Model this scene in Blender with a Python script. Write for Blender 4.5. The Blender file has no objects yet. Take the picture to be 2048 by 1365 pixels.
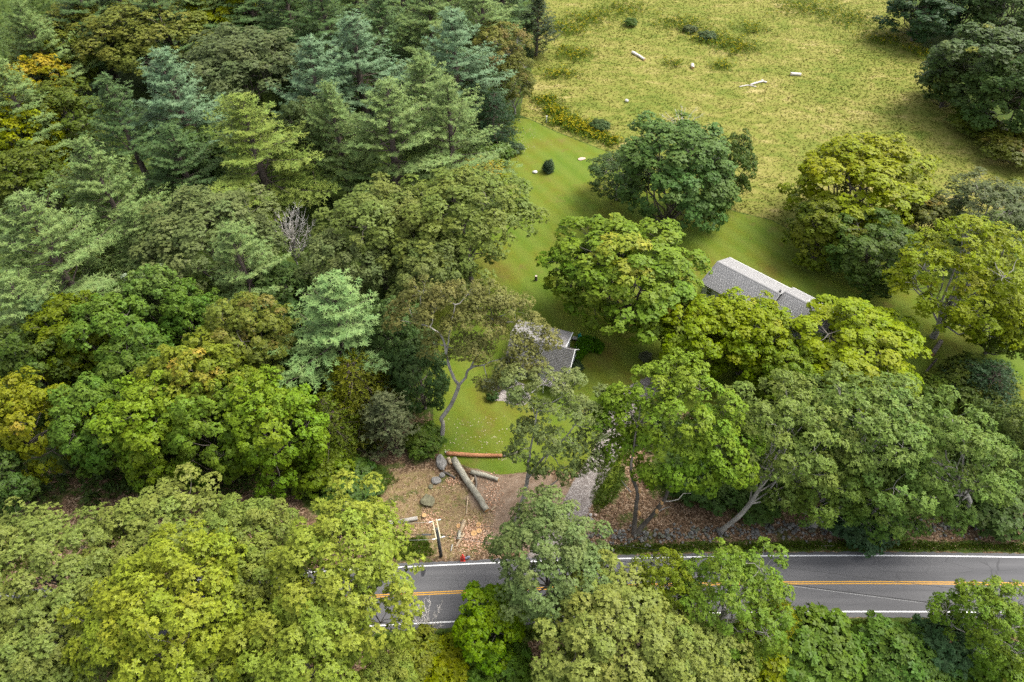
import bpy, math, random
import numpy as np
from mathutils import Vector, Matrix

R = math.radians
sc = bpy.context.scene
C = sc.collection

# ------------------------------------------------------------------ camera
CAM_H, PITCH, FPX = 80.0, 46.5, 1365.0
cd = bpy.data.cameras.new('camera')
cam = bpy.data.objects.new('camera', cd)
C.objects.link(cam)
cam.location = (0, 0, CAM_H)
cam.rotation_euler = (R(90 - PITCH), 0, 0)
cd.sensor_width = 36.0
cd.lens = 36.0 * FPX / 2048.0
cd.clip_start = 1.0
cd.clip_end = 6000.0
sc.camera = cam

# ------------------------------------------------------------------ sky, sun, exposure
SUN_EL, SUN_AZ = 58.0, 68.0      # azimuth clockwise from +Y (north)
wd = bpy.data.worlds.new('World')
sc.world = wd
wd.use_nodes = True
wn = wd.node_tree
for n in list(wn.nodes):
    wn.nodes.remove(n)
sky = wn.nodes.new('ShaderNodeTexSky')
sky.sky_type = 'NISHITA'
sky.sun_disc = False
sky.sun_elevation = R(SUN_EL)
sky.sun_rotation = R(SUN_AZ)
sky.dust_density = 4.0
sky.ozone_density = 1.0
hs = wn.nodes.new('ShaderNodeHueSaturation')
hs.inputs['Saturation'].default_value = 0.35      # a thin even overcast
bg = wn.nodes.new('ShaderNodeBackground')
bg.inputs['Strength'].default_value = 0.15
wo = wn.nodes.new('ShaderNodeOutputWorld')
wn.links.new(sky.outputs[0], hs.inputs['Color'])
wn.links.new(hs.outputs[0], bg.inputs['Color'])
wn.links.new(bg.outputs[0], wo.inputs['Surface'])

sl = bpy.data.lights.new('sun', 'SUN')
sl.energy = 1.5
sl.angle = R(30)
sl.color = (1.0, 0.95, 0.87)
so = bpy.data.objects.new('sun', sl)
C.objects.link(so)
az, el = R(SUN_AZ), R(SUN_EL)
sdir = Vector((math.sin(az) * math.cos(el), math.cos(az) * math.cos(el), math.sin(el)))
so.rotation_euler = sdir.to_track_quat('Z', 'Y').to_euler()
so.location = (90, 40, 150)

vs = sc.view_settings
vs.view_transform = 'Standard'
vs.look = 'None'
vs.gamma = 1.0
vs.exposure = 1.33
vs.use_curve_mapping = False
cy = sc.cycles
cy.max_bounces = 7
cy.diffuse_bounces = 4
cy.glossy_bounces = 2
cy.transmission_bounces = 4
cy.transparent_max_bounces = 6
cy.use_denoising = False

# ------------------------------------------------------------------ helpers
_th = R(PITCH)
_fw = np.array([0, math.cos(_th), -math.sin(_th)])
_up = np.array([0, math.sin(_th), math.cos(_th)])
_rt = np.array([1.0, 0, 0])
CAMP = np.array([0, 0, CAM_H])

def at(px, py, z=0.0):
    """a place measured on the photograph (2048 px wide), at height z above the ground"""
    r = _fw + (px - 1024) / FPX * _rt + (682.5 - py) / FPX * _up
    return CAMP + r * ((z - CAM_H) / r[2])

def depth(p):
    return float((np.asarray(p) - CAMP) @ _fw)

def tag(o, label=None, cat=None, group=None, kind=None):
    if label: o['label'] = label
    if cat: o['category'] = cat
    if group: o['group'] = group
    if kind: o['kind'] = kind
    return o

def empty(name, loc=(0, 0, 0), rz=0.0):
    o = bpy.data.objects.new(name, None)
    C.objects.link(o)
    o.location = tuple(float(v) for v in loc)
    o.rotation_euler = (0, 0, rz)
    o.empty_display_size = 0.3
    return o

def link(name, me, parent=None, mat=None):
    o = bpy.data.objects.new(name, me)
    C.objects.link(o)
    if parent is not None:
        o.parent = parent
    if mat is not None:
        if len(me.materials) == 0:
            me.materials.append(mat)
    return o

def fast_mesh(name, V, F, mat=None, attrs=None, smooth=False):
    V = np.asarray(V, dtype=np.float32)
    F = np.asarray(F, dtype=np.int32)
    me = bpy.data.meshes.new(name)
    m, k = F.shape
    me.vertices.add(len(V))
    me.vertices.foreach_set('co', V.ravel())
    me.loops.add(m * k)
    me.loops.foreach_set('vertex_index', F.ravel())
    me.polygons.add(m)
    me.polygons.foreach_set('loop_start', np.arange(0, m * k, k, dtype=np.int32))
    if smooth:
        me.polygons.foreach_set('use_smooth', np.ones(m, dtype=bool))
    me.update(calc_edges=True)
    if attrs:
        for key, arr in attrs.items():
            a = me.attributes.new(key, 'FLOAT', 'POINT')
            a.data.foreach_set('value', np.asarray(arr, dtype=np.float32))
    if mat is not None:
        me.materials.append(mat)
    return me

def unit(v):
    v = np.asarray(v, dtype=float)
    return v / np.maximum(np.linalg.norm(v, axis=-1, keepdims=True), 1e-9)

class MB:
    """collects shapes into one mesh"""
    def __init__(s):
        s.v = []; s.f = []
    def add(s, vs, fs):
        b = len(s.v)
        s.v += [tuple(float(c) for c in v) for v in vs]
        s.f += [tuple(i + b for i in f) for f in fs]
    def box(s, c, size, rz=0.0, rx=0.0, taper=1.0):
        hx, hy, hz = size[0] / 2, size[1] / 2, size[2] / 2
        M = Matrix.Translation(Vector([float(q) for q in c])) @ Matrix.Rotation(rz, 4, 'Z') @ Matrix.Rotation(rx, 4, 'X')
        p = []
        for z in (-hz, hz):
            t = taper if z > 0 else 1.0
            p += [M @ Vector((x * t, y * t, z)) for x, y in ((-hx, -hy), (hx, -hy), (hx, hy), (-hx, hy))]
        s.add(p, [(3, 2, 1, 0), (4, 5, 6, 7), (0, 1, 5, 4), (1, 2, 6, 5), (2, 3, 7, 6), (3, 0, 4, 7)])
    def tube(s, pts, rad, n=6, cap=True, wob=0.0, rnd=None):
        P = np.asarray(pts, dtype=float)
        m = len(P)
        rad = np.broadcast_to(np.asarray(rad, dtype=float), (m,))
        T = np.zeros_like(P)
        T[1:-1] = P[2:] - P[:-2]; T[0] = P[1] - P[0]; T[-1] = P[-1] - P[-2]
        T = unit(T)
        ref = np.array([0.0, 0, 1]) if abs(T[0][2]) < 0.9 else np.array([1.0, 0, 0])
        u = unit(np.cross(ref, T[0]))
        vs = []
        for i in range(m):
            u = unit(u - T[i] * (u @ T[i]))
            w = np.cross(T[i], u)
            for k in range(n):
                a = 2 * math.pi * k / n
                rr = rad[i]
                if wob and rnd is not None:
                    rr *= 1 + rnd.uniform(-wob, wob)
                vs.append(P[i] + (u * math.cos(a) + w * math.sin(a)) * rr)
        fs = []
        for i in range(m - 1):
            for k in range(n):
                a, b = i * n + k, i * n + (k + 1) % n
                fs.append((a, b, b + n, a + n))
        if cap:
            fs.append(tuple(range(n - 1, -1, -1)))
            fs.append(tuple(range((m - 1) * n, m * n)))
        s.add(vs, fs)
    def mesh(s, name, mat=None, smooth=False):
        me = bpy.data.meshes.new(name)
        me.from_pydata(s.v, [], s.f)
        if smooth:
            me.polygons.foreach_set('use_smooth', np.ones(len(me.polygons), dtype=bool))
        me.update()
        if mat is not None:
            me.materials.append(mat)
        return me
    def build(s, name, mat, parent=None, smooth=False):
        return link(name, s.mesh(name, mat, smooth), parent)

def sm_path(pts, n=5, jit=0.0, rnd=None):
    """Catmull-Rom through pts"""
    P = np.asarray(pts, dtype=float)
    Q = np.vstack([2 * P[0] - P[1], P, 2 * P[-1] - P[-2]])
    out = []
    for i in range(1, len(Q) - 2):
        for t in np.linspace(0, 1, n, endpoint=False):
            a, b, c, d = Q[i - 1], Q[i], Q[i + 1], Q[i + 2]
            out.append(0.5 * (2 * b + (c - a) * t + (2 * a - 5 * b + 4 * c - d) * t * t + (3 * b - a - 3 * c + d) * t ** 3))
    out.append(P[-1])
    out = np.array(out)
    if jit and rnd is not None:
        out[1:-1] += rnd.normal(0, jit, out[1:-1].shape)
    return out

# ------------------------------------------------------------------ materials
class NT:
    def __init__(s, name):
        s.m = bpy.data.materials.new(name)
        s.m.use_nodes = True
        s.t = s.m.node_tree
        for n in list(s.t.nodes):
            s.t.nodes.remove(n)
    def n(s, typ, ins=None, **props):
        nd = s.t.nodes.new(typ)
        for k, v in props.items():
            setattr(nd, k, v)
        if ins:
            for k, v in ins.items():
                s.set(nd, k, v)
        return nd
    def set(s, nd, k, v):
        sock = nd.inputs[k]
        if isinstance(v, bpy.types.NodeSocket):
            s.t.links.new(v, sock)
        elif isinstance(v, bpy.types.Node):
            s.t.links.new(v.outputs[0], sock)
        else:
            if isinstance(v, (tuple, list)) and len(v) == 3 and sock.type == 'RGBA':
                v = (*v, 1.0)
            sock.default_value = v
    def noise(s, vec, scale, detail=4, rough=0.55, dist=0.0):
        return s.n('ShaderNodeTexNoise', {'Vector': vec, 'Scale': scale, 'Detail': detail, 'Roughness': rough, 'Distortion': dist}).outputs['Fac']
    def ramp(s, fac, stops):
        r = s.n('ShaderNodeValToRGB', {'Fac': fac})
        e = r.color_ramp.elements
        while len(e) < len(stops):
            e.new(0.5)
        for el, (p, c) in zip(e, stops):
            el.position = p
            el.color = (*c, 1.0)
        return r.outputs['Color']
    def mix(s, fac, a, b, mode='MIX'):
        r = s.n('ShaderNodeMix', data_type='RGBA', blend_type=mode)
        s.set(r, 0, fac); s.set(r, 6, a); s.set(r, 7, b)
        return r.outputs[2]
    def math(s, op, a, b=0.0, c=None, clamp=False):
        r = s.n('ShaderNodeMath', operation=op, use_clamp=clamp)
        s.set(r, 0, a); s.set(r, 1, b)
        if c is not None: s.set(r, 2, c)
        return r.outputs[0]
    def step(s, x, lo, hi, a=0.0, b=1.0):
        r = s.n('ShaderNodeMapRange', {'Value': x, 'From Min': lo, 'From Max': hi, 'To Min': a, 'To Max': b}, interpolation_type='SMOOTHSTEP')
        return r.outputs[0]
    def out(s, shader, disp=None):
        o = s.n('ShaderNodeOutputMaterial')
        s.t.links.new(shader.outputs[0] if isinstance(shader, bpy.types.Node) else shader, o.inputs['Surface'])
        return s.m
    def bsdf(s, col, rough=0.8, spec=0.3, normal=None, metal=0.0):
        b = s.n('ShaderNodeBsdfPrincipled')
        s.set(b, 'Base Color', col); s.set(b, 'Roughness', rough)
        s.set(b, 'Specular IOR Level', spec); s.set(b, 'Metallic', metal)
        if normal is not None: s.set(b, 'Normal', normal)
        return b
    def bump(s, h, strength=0.5, dist=0.05):
        return s.n('ShaderNodeBump', {'Height': h, 'Strength': strength, 'Distance': dist}).outputs[0]
    def pos(s):
        return s.n('ShaderNodeNewGeometry').outputs['Position']
    def obj(s):
        return s.n('ShaderNodeTexCoord').outputs['Object']

def simple(name, col, rough=0.7, var=0.25, scale=8.0, spec=0.3, metal=0.0, bump=0.3):
    t = NT(name)
    nz = t.noise(t.obj(), scale, 5)
    a = tuple(c * (1 - var) for c in col); b = tuple(min(1, c * (1 + var)) for c in col)
    return t.out(t.bsdf(t.ramp(nz, [(0.3, a), (0.7, b)]), rough, spec, t.bump(nz, bump, 0.02), metal))

def foliage(name, autumn=None, amt=0.0, soft=0.12, back=None, vlo=0.62, vhi=1.42, hue=0.016, gloss=0.16):
    t = NT(name)
    oi = t.n('ShaderNodeObjectInfo')
    a1 = t.n('ShaderNodeAttribute', attribute_name='tint').outputs['Fac']
    a2 = t.n('ShaderNodeAttribute', attribute_name='aut').outputs['Fac']
    h = t.n('ShaderNodeHueSaturation', {'Color': oi.outputs['Color'],
            'Hue': t.step(a2, 0, 1, 0.5 + hue, 0.5 - hue),
            'Value': t.step(a1, 0, 1, vlo, vhi), 'Saturation': 1.14})
    col = h.outputs[0]
    if autumn:
        f = t.step(t.math('ADD', a2, t.math('MULTIPLY', t.math('SUBTRACT', a1, 0.5), 0.25)), 1 - amt - soft, 1 - amt + soft)
        col = t.mix(f, col, t.mix(a1, tuple(c * 0.7 for c in autumn), tuple(min(1, c * 1.3) for c in autumn)))
    b = t.bsdf(col, 0.5, gloss)
    tr = t.n('ShaderNodeBsdfTranslucent', {'Color': t.mix(0.5, col, (0.16, 0.2, 0.02), 'MIX')})
    ms = t.n('ShaderNodeMixShader', {0: 0.18})
    t.t.links.new(b.outputs[0], ms.inputs[1]); t.t.links.new(tr.outputs[0], ms.inputs[2])
    return t.out(ms)

FOL = {
    'plain': foliage('leaf_green'),
    'yellow': foliage('leaf_yellow_tips', (0.27, 0.27, 0.025), 0.1, 0.18),
    'gold': foliage('leaf_golden', (0.38, 0.28, 0.02), 0.5, 0.2),
    'orange': foliage('leaf_orange_tips', (0.34, 0.24, 0.035), 0.05, 0.14),
    'red': foliage('leaf_rusty_tips', (0.22, 0.15, 0.045), 0.16, 0.25),
    'silver': foliage('leaf_silver_backs', (0.3, 0.36, 0.24), 0.14),
    'needle': foliage('pine_needles', vlo=0.7, vhi=1.35, hue=0.015, gloss=0.14),
    'brown': foliage('leaf_browned', (0.2, 0.15, 0.045), 0.2, 0.25),
}

def bark(name, c0, c1, scale=3.0):
    t = NT(name)
    v = t.obj()
    mp = t.n('ShaderNodeMapping', {'Vector': v, 'Scale': (1, 1, 0.25)}).outputs[0]
    nz = t.noise(mp, scale * 3, 6, 0.65)
    n2 = t.noise(v, 0.7, 3)
    col = t.mix(t.step(n2, 0.35, 0.65), t.ramp(nz, [(0.3, c0), (0.7, c1)]), t.ramp(nz, [(0.3, c1), (0.75, tuple(min(1, c * 1.3) for c in c1))]))
    return t.out(t.bsdf(col, 0.9, 0.15, t.bump(nz, 0.8, 0.06)))

BARK = {
    'oak': bark('bark_grey_brown', (0.05, 0.042, 0.035), (0.16, 0.14, 0.115)),
    'pale': bark('bark_pale_grey', (0.14, 0.13, 0.11), (0.33, 0.31, 0.27)),
    'pine': bark('bark_pine', (0.045, 0.035, 0.03), (0.14, 0.11, 0.09)),
    'dead': bark('bark_bleached', (0.38, 0.35, 0.31), (0.62, 0.58, 0.53)),
    'mossy': bark('bark_lichen', (0.11, 0.1, 0.07), (0.34, 0.32, 0.25), 2.0),
    'red': bark('wood_red_brown', (0.2, 0.085, 0.04), (0.42, 0.2, 0.1)),
    'dark': bark('bark_dark', (0.04, 0.035, 0.03), (0.11, 0.095, 0.08)),
    'tan': bark('bark_tan', (0.2, 0.15, 0.1), (0.4, 0.31, 0.2)),
}
M_CUT = simple('fresh_cut_wood', (0.52, 0.31, 0.13), 0.8, 0.25, 14)

# ------------------------------------------------------------------ ground
def road_y(x):
    return 35.62 - 0.00049 * (np.asarray(x, dtype=float) - 42.0) ** 2

def poly(pts):
    return np.array([at(x, y)[:2] for x, y in pts])

def sdist(P, poly_):
    """signed distance to a polygon, positive inside"""
    d = np.full(len(P), 1e9)
    ins = np.zeros(len(P), dtype=bool)
    n = len(poly_)
    for i in range(n):
        a, b = poly_[i], poly_[(i + 1) % n]
        ab = b - a
        t = np.clip(((P - a) @ ab) / max(ab @ ab, 1e-9), 0, 1)
        q = a + t[:, None] * ab
        d = np.minimum(d, np.hypot(P[:, 0] - q[:, 0], P[:, 1] - q[:, 1]))
        c = ((a[1] > P[:, 1]) != (b[1] > P[:, 1]))
        xi = a[0] + (P[:, 1] - a[1]) * ab[0] / (ab[1] if abs(ab[1]) > 1e-9 else 1e-9)
        ins ^= c & (P[:, 0] < xi)
    return np.where(ins, d, -d)

def ldist(P, line):
    d = np.full(len(P), 1e9)
    for a, b in zip(line[:-1], line[1:]):
        ab = b - a
        t = np.clip(((P - a) @ ab) / max(ab @ ab, 1e-9), 0, 1)
        q = a + t[:, None] * ab
        d = np.minimum(d, np.hypot(P[:, 0] - q[:, 0], P[:, 1] - q[:, 1]))
    return d

LAWN = poly([(1010, 235), (1060, 238), (1110, 262), (1212, 302), (1300, 345), (1400, 400), (1480, 425), (1545, 440), (1600, 470), (1700, 500),
             (1830, 545), (1900, 560), (2100, 600), (2150, 740), (2120, 880), (2000, 900), (1880, 880), (1830, 800), (1560, 800), (1330, 830), (1250, 890), (1235, 960), (1210, 990), (1190, 950), (1100, 940),
             (1000, 950), (940, 935), (880, 915), (868, 860), (862, 760), (850, 640), (930, 560), (960, 480), (990, 400), (1005, 300)])
MEADOW = poly([(1060, -40), (1075, 60), (1062, 150), (1045, 200), (1040, 230), (1060, 238), (1110, 262), (1212, 302), (1300, 345), (1400, 400), (1480, 425), (1545, 440), (1600, 470), (1700, 500),
               (1830, 500), (1960, 430), (2090, 400), (2060, 330), (1990, 262), (1935, 215), (1890, 185), (1862, 120), (1820, 50), (1790, 0), (1780, -40)])
DIRT = poly([(935, 925), (985, 940), (1040, 945), (1100, 950), (1150, 985), (1180, 1000), (1180, 1070), (1130, 1100), (1000, 1095), (960, 1085), (985, 1040), (930, 1000), (960, 960)])
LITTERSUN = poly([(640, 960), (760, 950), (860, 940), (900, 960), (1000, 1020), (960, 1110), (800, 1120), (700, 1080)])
DRIVE = [at(*p)[:2] for p in ((1075, 1128), (1120, 1075), (1150, 1020), (1172, 975), (1200, 930), (1218, 890), (1235, 840), (1262, 790), (1330, 760))]
GRAVEL = poly([(968, 762), (1000, 760), (1050, 768), (1062, 800), (1045, 812), (1010, 806), (985, 800), (975, 785)])
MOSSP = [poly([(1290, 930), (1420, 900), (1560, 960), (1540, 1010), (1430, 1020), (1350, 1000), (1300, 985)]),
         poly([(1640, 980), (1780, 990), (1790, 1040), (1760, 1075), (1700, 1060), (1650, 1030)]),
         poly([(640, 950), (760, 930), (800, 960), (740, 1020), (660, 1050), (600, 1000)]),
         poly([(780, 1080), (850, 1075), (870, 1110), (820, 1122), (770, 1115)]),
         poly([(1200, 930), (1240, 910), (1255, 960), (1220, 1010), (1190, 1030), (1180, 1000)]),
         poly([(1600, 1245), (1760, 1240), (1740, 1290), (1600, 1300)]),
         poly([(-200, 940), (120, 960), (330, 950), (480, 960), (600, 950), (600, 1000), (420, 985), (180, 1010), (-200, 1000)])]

STEP = 0.8
gx = np.concatenate([[-2500, -900, -420, -260], np.arange(-188, 188.1, STEP), [260, 420, 900, 2500]])
gy = np.concatenate([[-2500, -900, -300, -100, -30], np.arange(0, 250.1, STEP), [300, 420, 900, 2500]])
GX, GY = np.meshgrid(gx, gy)
GP = np.column_stack([GX.ravel(), GY.ravel()])
nxg, nyg = len(gx), len(gy)

def sm(d, w):
    return np.clip(0.5 + d / (2 * w), 0, 1)

gr = np.random.default_rng(3)
wobx = np.sin(GP[:, 0] * 0.9 + 1.3 * np.sin(GP[:, 1] * 0.7)) * 0.35
d_lawn = sdist(GP, LAWN) ; d_mead = sdist(GP, MEADOW)
m_mead = sm(d_mead, 0.9)
m_lawn = sm(d_lawn, 0.7) * (1 - m_mead)
d_drive = 1.75 - ldist(GP, DRIVE) + wobx * 0.4
m_drive = sm(d_drive, 0.5)
m_dirt = sm(sdist(GP, DIRT) + wobx, 1.6)
m_gravel = sm(sdist(GP, GRAVEL) + wobx * 0.3, 0.35)
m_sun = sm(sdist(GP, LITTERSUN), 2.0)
ry = GP[:, 1] - road_y(GP[:, 0])
m_moss_shade = np.zeros(len(GP))
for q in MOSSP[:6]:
    m_moss_shade = np.maximum(m_moss_shade, sm(sdist(GP, q) + wobx, 1.2))
m_moss_shade = np.maximum(m_moss_shade, 0.55 * sm(sdist(GP, MOSSP[6]) + wobx, 1.2))
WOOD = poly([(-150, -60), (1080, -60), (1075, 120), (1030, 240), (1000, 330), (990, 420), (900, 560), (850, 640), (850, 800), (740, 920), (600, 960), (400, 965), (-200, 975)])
m_moss_shade = np.maximum(m_moss_shade, 0.72 * sm(sdist(GP, WOOD), 3.0))  # dark green painted on the woodland floor for shade the thin canopy lacks
m_moss_shade = np.maximum(m_moss_shade, 0.8 * (ry < -9) + 0.0)
m_moss_shade = np.maximum(m_moss_shade, 0.75 * np.clip((ry - 22) / 6, 0, 1))
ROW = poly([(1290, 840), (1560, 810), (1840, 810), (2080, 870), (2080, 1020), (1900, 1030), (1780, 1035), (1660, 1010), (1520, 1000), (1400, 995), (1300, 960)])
m_moss_shade = np.maximum(m_moss_shade, 0.8 * sm(sdist(GP, ROW), 1.5))  # same dark tone painted in place of shade under the roadside row
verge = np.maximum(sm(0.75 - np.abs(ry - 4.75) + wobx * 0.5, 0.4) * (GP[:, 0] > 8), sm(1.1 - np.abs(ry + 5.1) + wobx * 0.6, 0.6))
m_moss_shade = np.maximum(m_moss_shade, verge)
m_lawn = m_lawn * (1 - m_drive)

def meadow_colour(t, pos):
    st = t.n('ShaderNodeMapping', {'Vector': pos, 'Rotation': (0, 0, R(24)), 'Scale': (0.55, 1.0, 1.0)}).outputs[0]
    big = t.noise(pos, 0.05, 3, 0.55, 0.6)
    mid = t.noise(st, 0.3, 8, 0.72, 0.8)
    fine = t.noise(pos, 2.4, 5, 0.7)
    f = t.math('ADD', t.math('MULTIPLY', big, 0.55), t.math('ADD', t.math('MULTIPLY', mid, 1.2), t.math('MULTIPLY', fine, 0.25)))
    return t.ramp(t.math('MULTIPLY', f, 0.5), [(0.36, (0.09, 0.128, 0.018)), (0.47, (0.15, 0.165, 0.03)), (0.56, (0.215, 0.2, 0.052)), (0.68, (0.4, 0.325, 0.145))])

def ground_mat():
    t = NT('ground_cover')
    p = t.pos()
    A = lambda n: t.n('ShaderNodeAttribute', attribute_name=n).outputs['Fac']
    ed = t.math('MULTIPLY', t.math('SUBTRACT', t.noise(p, 1.3, 6, 0.7), 0.5), 0.9)
    def mask(n, lo=0.4, hi=0.6, k=1.0):
        return t.step(t.math('ADD', A(n), t.math('MULTIPLY', ed, k)), lo, hi)
    # leaf litter: single fallen leaves as cells
    vo = t.n('ShaderNodeTexVoronoi', {'Vector': p, 'Scale': 5.5, 'Randomness': 1.0})
    cell = t.n('ShaderNodeSeparateColor', {0: vo.outputs['Color']}).outputs[0]
    lit = t.ramp(cell, [(0.1, (0.055, 0.034, 0.019)), (0.45, (0.125, 0.077, 0.042)), (0.75, (0.21, 0.135, 0.08)), (0.97, (0.36, 0.26, 0.17))])
    lit = t.mix(t.step(t.noise(p, 0.5, 5), 0.42, 0.68), lit, t.mix(0.55, lit, (0.085, 0.06, 0.035)))
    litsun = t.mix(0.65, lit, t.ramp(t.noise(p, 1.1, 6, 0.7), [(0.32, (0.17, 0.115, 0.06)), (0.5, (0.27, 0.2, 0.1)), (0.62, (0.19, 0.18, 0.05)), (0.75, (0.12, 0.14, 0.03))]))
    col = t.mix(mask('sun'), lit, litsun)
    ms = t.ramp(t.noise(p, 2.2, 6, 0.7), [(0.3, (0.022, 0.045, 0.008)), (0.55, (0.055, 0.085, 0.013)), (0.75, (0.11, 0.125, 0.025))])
    spot = t.step(t.noise(p, 0.33, 5, 0.6), 0.54, 0.64)
    col = t.mix(t.math('MULTIPLY', spot, 0.75), col, ms)
    col = t.mix(mask('moss', 0.4, 0.7, 1.3), col, ms)  # moss patches, plus the shade painted under the trees
    dr = t.ramp(t.noise(p, 0.9, 8, 0.75), [(0.3, (0.14, 0.09, 0.055)), (0.55, (0.25, 0.18, 0.125)), (0.75, (0.34, 0.27, 0.2))])
    col = t.mix(mask('dirt', 0.35, 0.75, 1.1), col, dr)
    # mown lawn
    wv = t.n('ShaderNodeTexWave', {'Vector': t.n('ShaderNodeMapping', {'Vector': p, 'Rotation': (0, 0, R(-32))}).outputs[0], 'Scale': 0.085, 'Distortion': 0.8, 'Detail': 1.0}).outputs['Fac']
    ln = t.math('ADD', t.math('MULTIPLY', t.noise(p, 0.09, 5, 0.6), 0.9), t.math('MULTIPLY', t.noise(p, 2.4, 6, 0.75), 0.35))
    lw = t.ramp(t.math('MULTIPLY', ln, 0.8), [(0.36, (0.125, 0.112, 0.018)), (0.45, (0.118, 0.14, 0.014)), (0.55, (0.095, 0.145, 0.014)), (0.66, (0.078, 0.13, 0.016))])
    lw = t.mix(t.math('MULTIPLY', wv, 0.32), lw, (0.15, 0.185, 0.035))
    fl = t.n('ShaderNodeTexVoronoi', {'Vector': p, 'Scale': 1.1})
    lw = t.mix(t.step(fl.outputs['Distance'], 0.075, 0.03), lw, (0.22, 0.2, 0.08))
    worn = t.step(t.noise(p, 0.23, 5, 0.65), 0.56, 0.72)
    lw = t.mix(t.math('MULTIPLY', worn, 0.55), lw, (0.15, 0.11, 0.035))
    col = t.mix(mask('lawn', 0.42, 0.58, 0.45), col, lw)
    col = t.mix(mask('meadow', 0.42, 0.58, 0.7), col, meadow_colour(t, p))
    gv = t.ramp(t.n('ShaderNodeSeparateColor', {0: t.n('ShaderNodeTexVoronoi', {'Vector': p, 'Scale': 9.0}).outputs['Color']}).outputs[0],
                [(0.1, (0.13, 0.11, 0.1)), (0.6, (0.25, 0.22, 0.2)), (0.95, (0.45, 0.42, 0.39))])
    dv = t.mix(0.6, t.ramp(t.noise(p, 0.8, 7, 0.7), [(0.35, (0.13, 0.105, 0.09)), (0.65, (0.27, 0.235, 0.21))]), gv)
    col = t.mix(mask('drive', 0.35, 0.65, 0.9), col, dv)
    col = t.mix(mask('gravel', 0.4, 0.6, 0.5), col, gv)
    h = t.math('ADD', t.noise(p, 5.0, 6, 0.75), t.math('MULTIPLY', t.noise(p, 0.8, 4), 1.2))
    return t.out(t.bsdf(col, 0.95, 0.12, t.bump(h, 0.55, 0.12)))

M_GROUND = ground_mat()
ii, jj = np.meshgrid(np.arange(nyg - 1), np.arange(nxg - 1), indexing='ij')
a = (ii * nxg + jj).ravel()
GF = np.column_stack([a, a + 1, a + nxg + 1, a + nxg])
def fm(m):
    return m[GF].mean(axis=1)
zone = np.zeros(len(GF), dtype=int)
zone[fm(m_mead) > 0.5] = 2
zone[fm(m_lawn) > 0.5] = 1
zone[fm(m_drive) > 0.5] = 3
GV = np.column_stack([GP, np.zeros(len(GP))])
for zi, nm in enumerate(('ground', 'lawn', 'meadow', 'driveway')):
    f = GF[zone == zi]
    us, inv = np.unique(f, return_inverse=True)
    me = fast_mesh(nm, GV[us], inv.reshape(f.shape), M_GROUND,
                   {'lawn': m_lawn[us], 'meadow': m_mead[us], 'drive': m_drive[us], 'dirt': m_dirt[us], 'moss': m_moss_shade[us], 'gravel': m_gravel[us], 'sun': m_sun[us]})
    tag(link(nm, me), kind='structure')

# ------------------------------------------------------------------ road
def asphalt():
    t = NT('asphalt')
    p = t.pos()
    st = t.n('ShaderNodeMapping', {'Vector': p, 'Scale': (0.05, 1.0, 1.0)}).outputs[0]
    lane = t.noise(st, 0.9, 4, 0.5)
    fine = t.noise(p, 9.0, 6, 0.8)
    f = t.math('ADD', t.math('MULTIPLY', lane, 0.6), t.math('MULTIPLY', fine, 0.4))
    col = t.ramp(f, [(0.35, (0.075, 0.075, 0.078)), (0.65, (0.125, 0.124, 0.126))])
    ck = t.n('ShaderNodeTexVoronoi', {'Vector': t.n('ShaderNodeMapping', {'Vector': t.mix(0.06, p, t.n('ShaderNodeTexNoise', {'Vector': p, 'Scale': 1.2}).outputs['Color'], 'ADD'), 'Scale': (0.22, 0.4, 1)}).outputs[0], 'Scale': 1.0}, feature='DISTANCE_TO_EDGE').outputs['Distance']
    col = t.mix(t.math('MULTIPLY', t.step(ck, 0.016, 0.005), t.step(t.noise(p, 0.12, 3), 0.45, 0.6, 0, 0.55)), col, (0.04, 0.04, 0.042))
    col = t.mix(t.math('MULTIPLY', t.step(t.noise(p, 2.0, 6, 0.8), 0.62, 0.72), 0.35), col, (0.15, 0.145, 0.135))
    pt = t.step(t.noise(p, 0.35, 4, 0.6), 0.66, 0.72)
    col = t.mix(t.math('MULTIPLY', pt, 0.5), col, (0.06, 0.06, 0.062))
    return t.out(t.bsdf(col, 0.85, 0.25, t.bump(fine, 0.3, 0.01)))

def paint(name, col):
    t = NT(name)
    p = t.pos()
    w = t.step(t.noise(p, 3.0, 7, 0.75), 0.6, 0.75)
    return t.out(t.bsdf(t.mix(t.math('MULTIPLY', w, 0.55), col, (0.12, 0.12, 0.12)), 0.7, 0.3))

def strip(name, x0, x1, lo, hi, z, mat, parent=None, step=1.2, rag=0.0, seed=1):
    rn = np.random.default_rng(seed)
    xs = np.arange(x0, x1 + 0.01, step if rag == 0 else 0.5)
    ys = road_y(xs)
    sl_ = -2 * 0.00049 * (xs - 42)
    nl = np.sqrt(1 + sl_ ** 2)
    nx, ny = -sl_ / nl, 1 / nl
    lo_ = lo + (rn.normal(0, rag, len(xs)) if rag else 0)
    hi_ = hi + (rn.normal(0, rag, len(xs)) if rag else 0)
    V = np.vstack([np.column_stack([xs + nx * lo_, ys + ny * lo_, np.full(len(xs), z)]),
                   np.column_stack([xs + nx * hi_, ys + ny * hi_, np.full(len(xs), z)])])
    n = len(xs)
    i = np.arange(n - 1)
    return link(name, fast_mesh(name, V, np.column_stack([i, i + 1, i + n + 1, i + n]), mat), parent)

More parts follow.
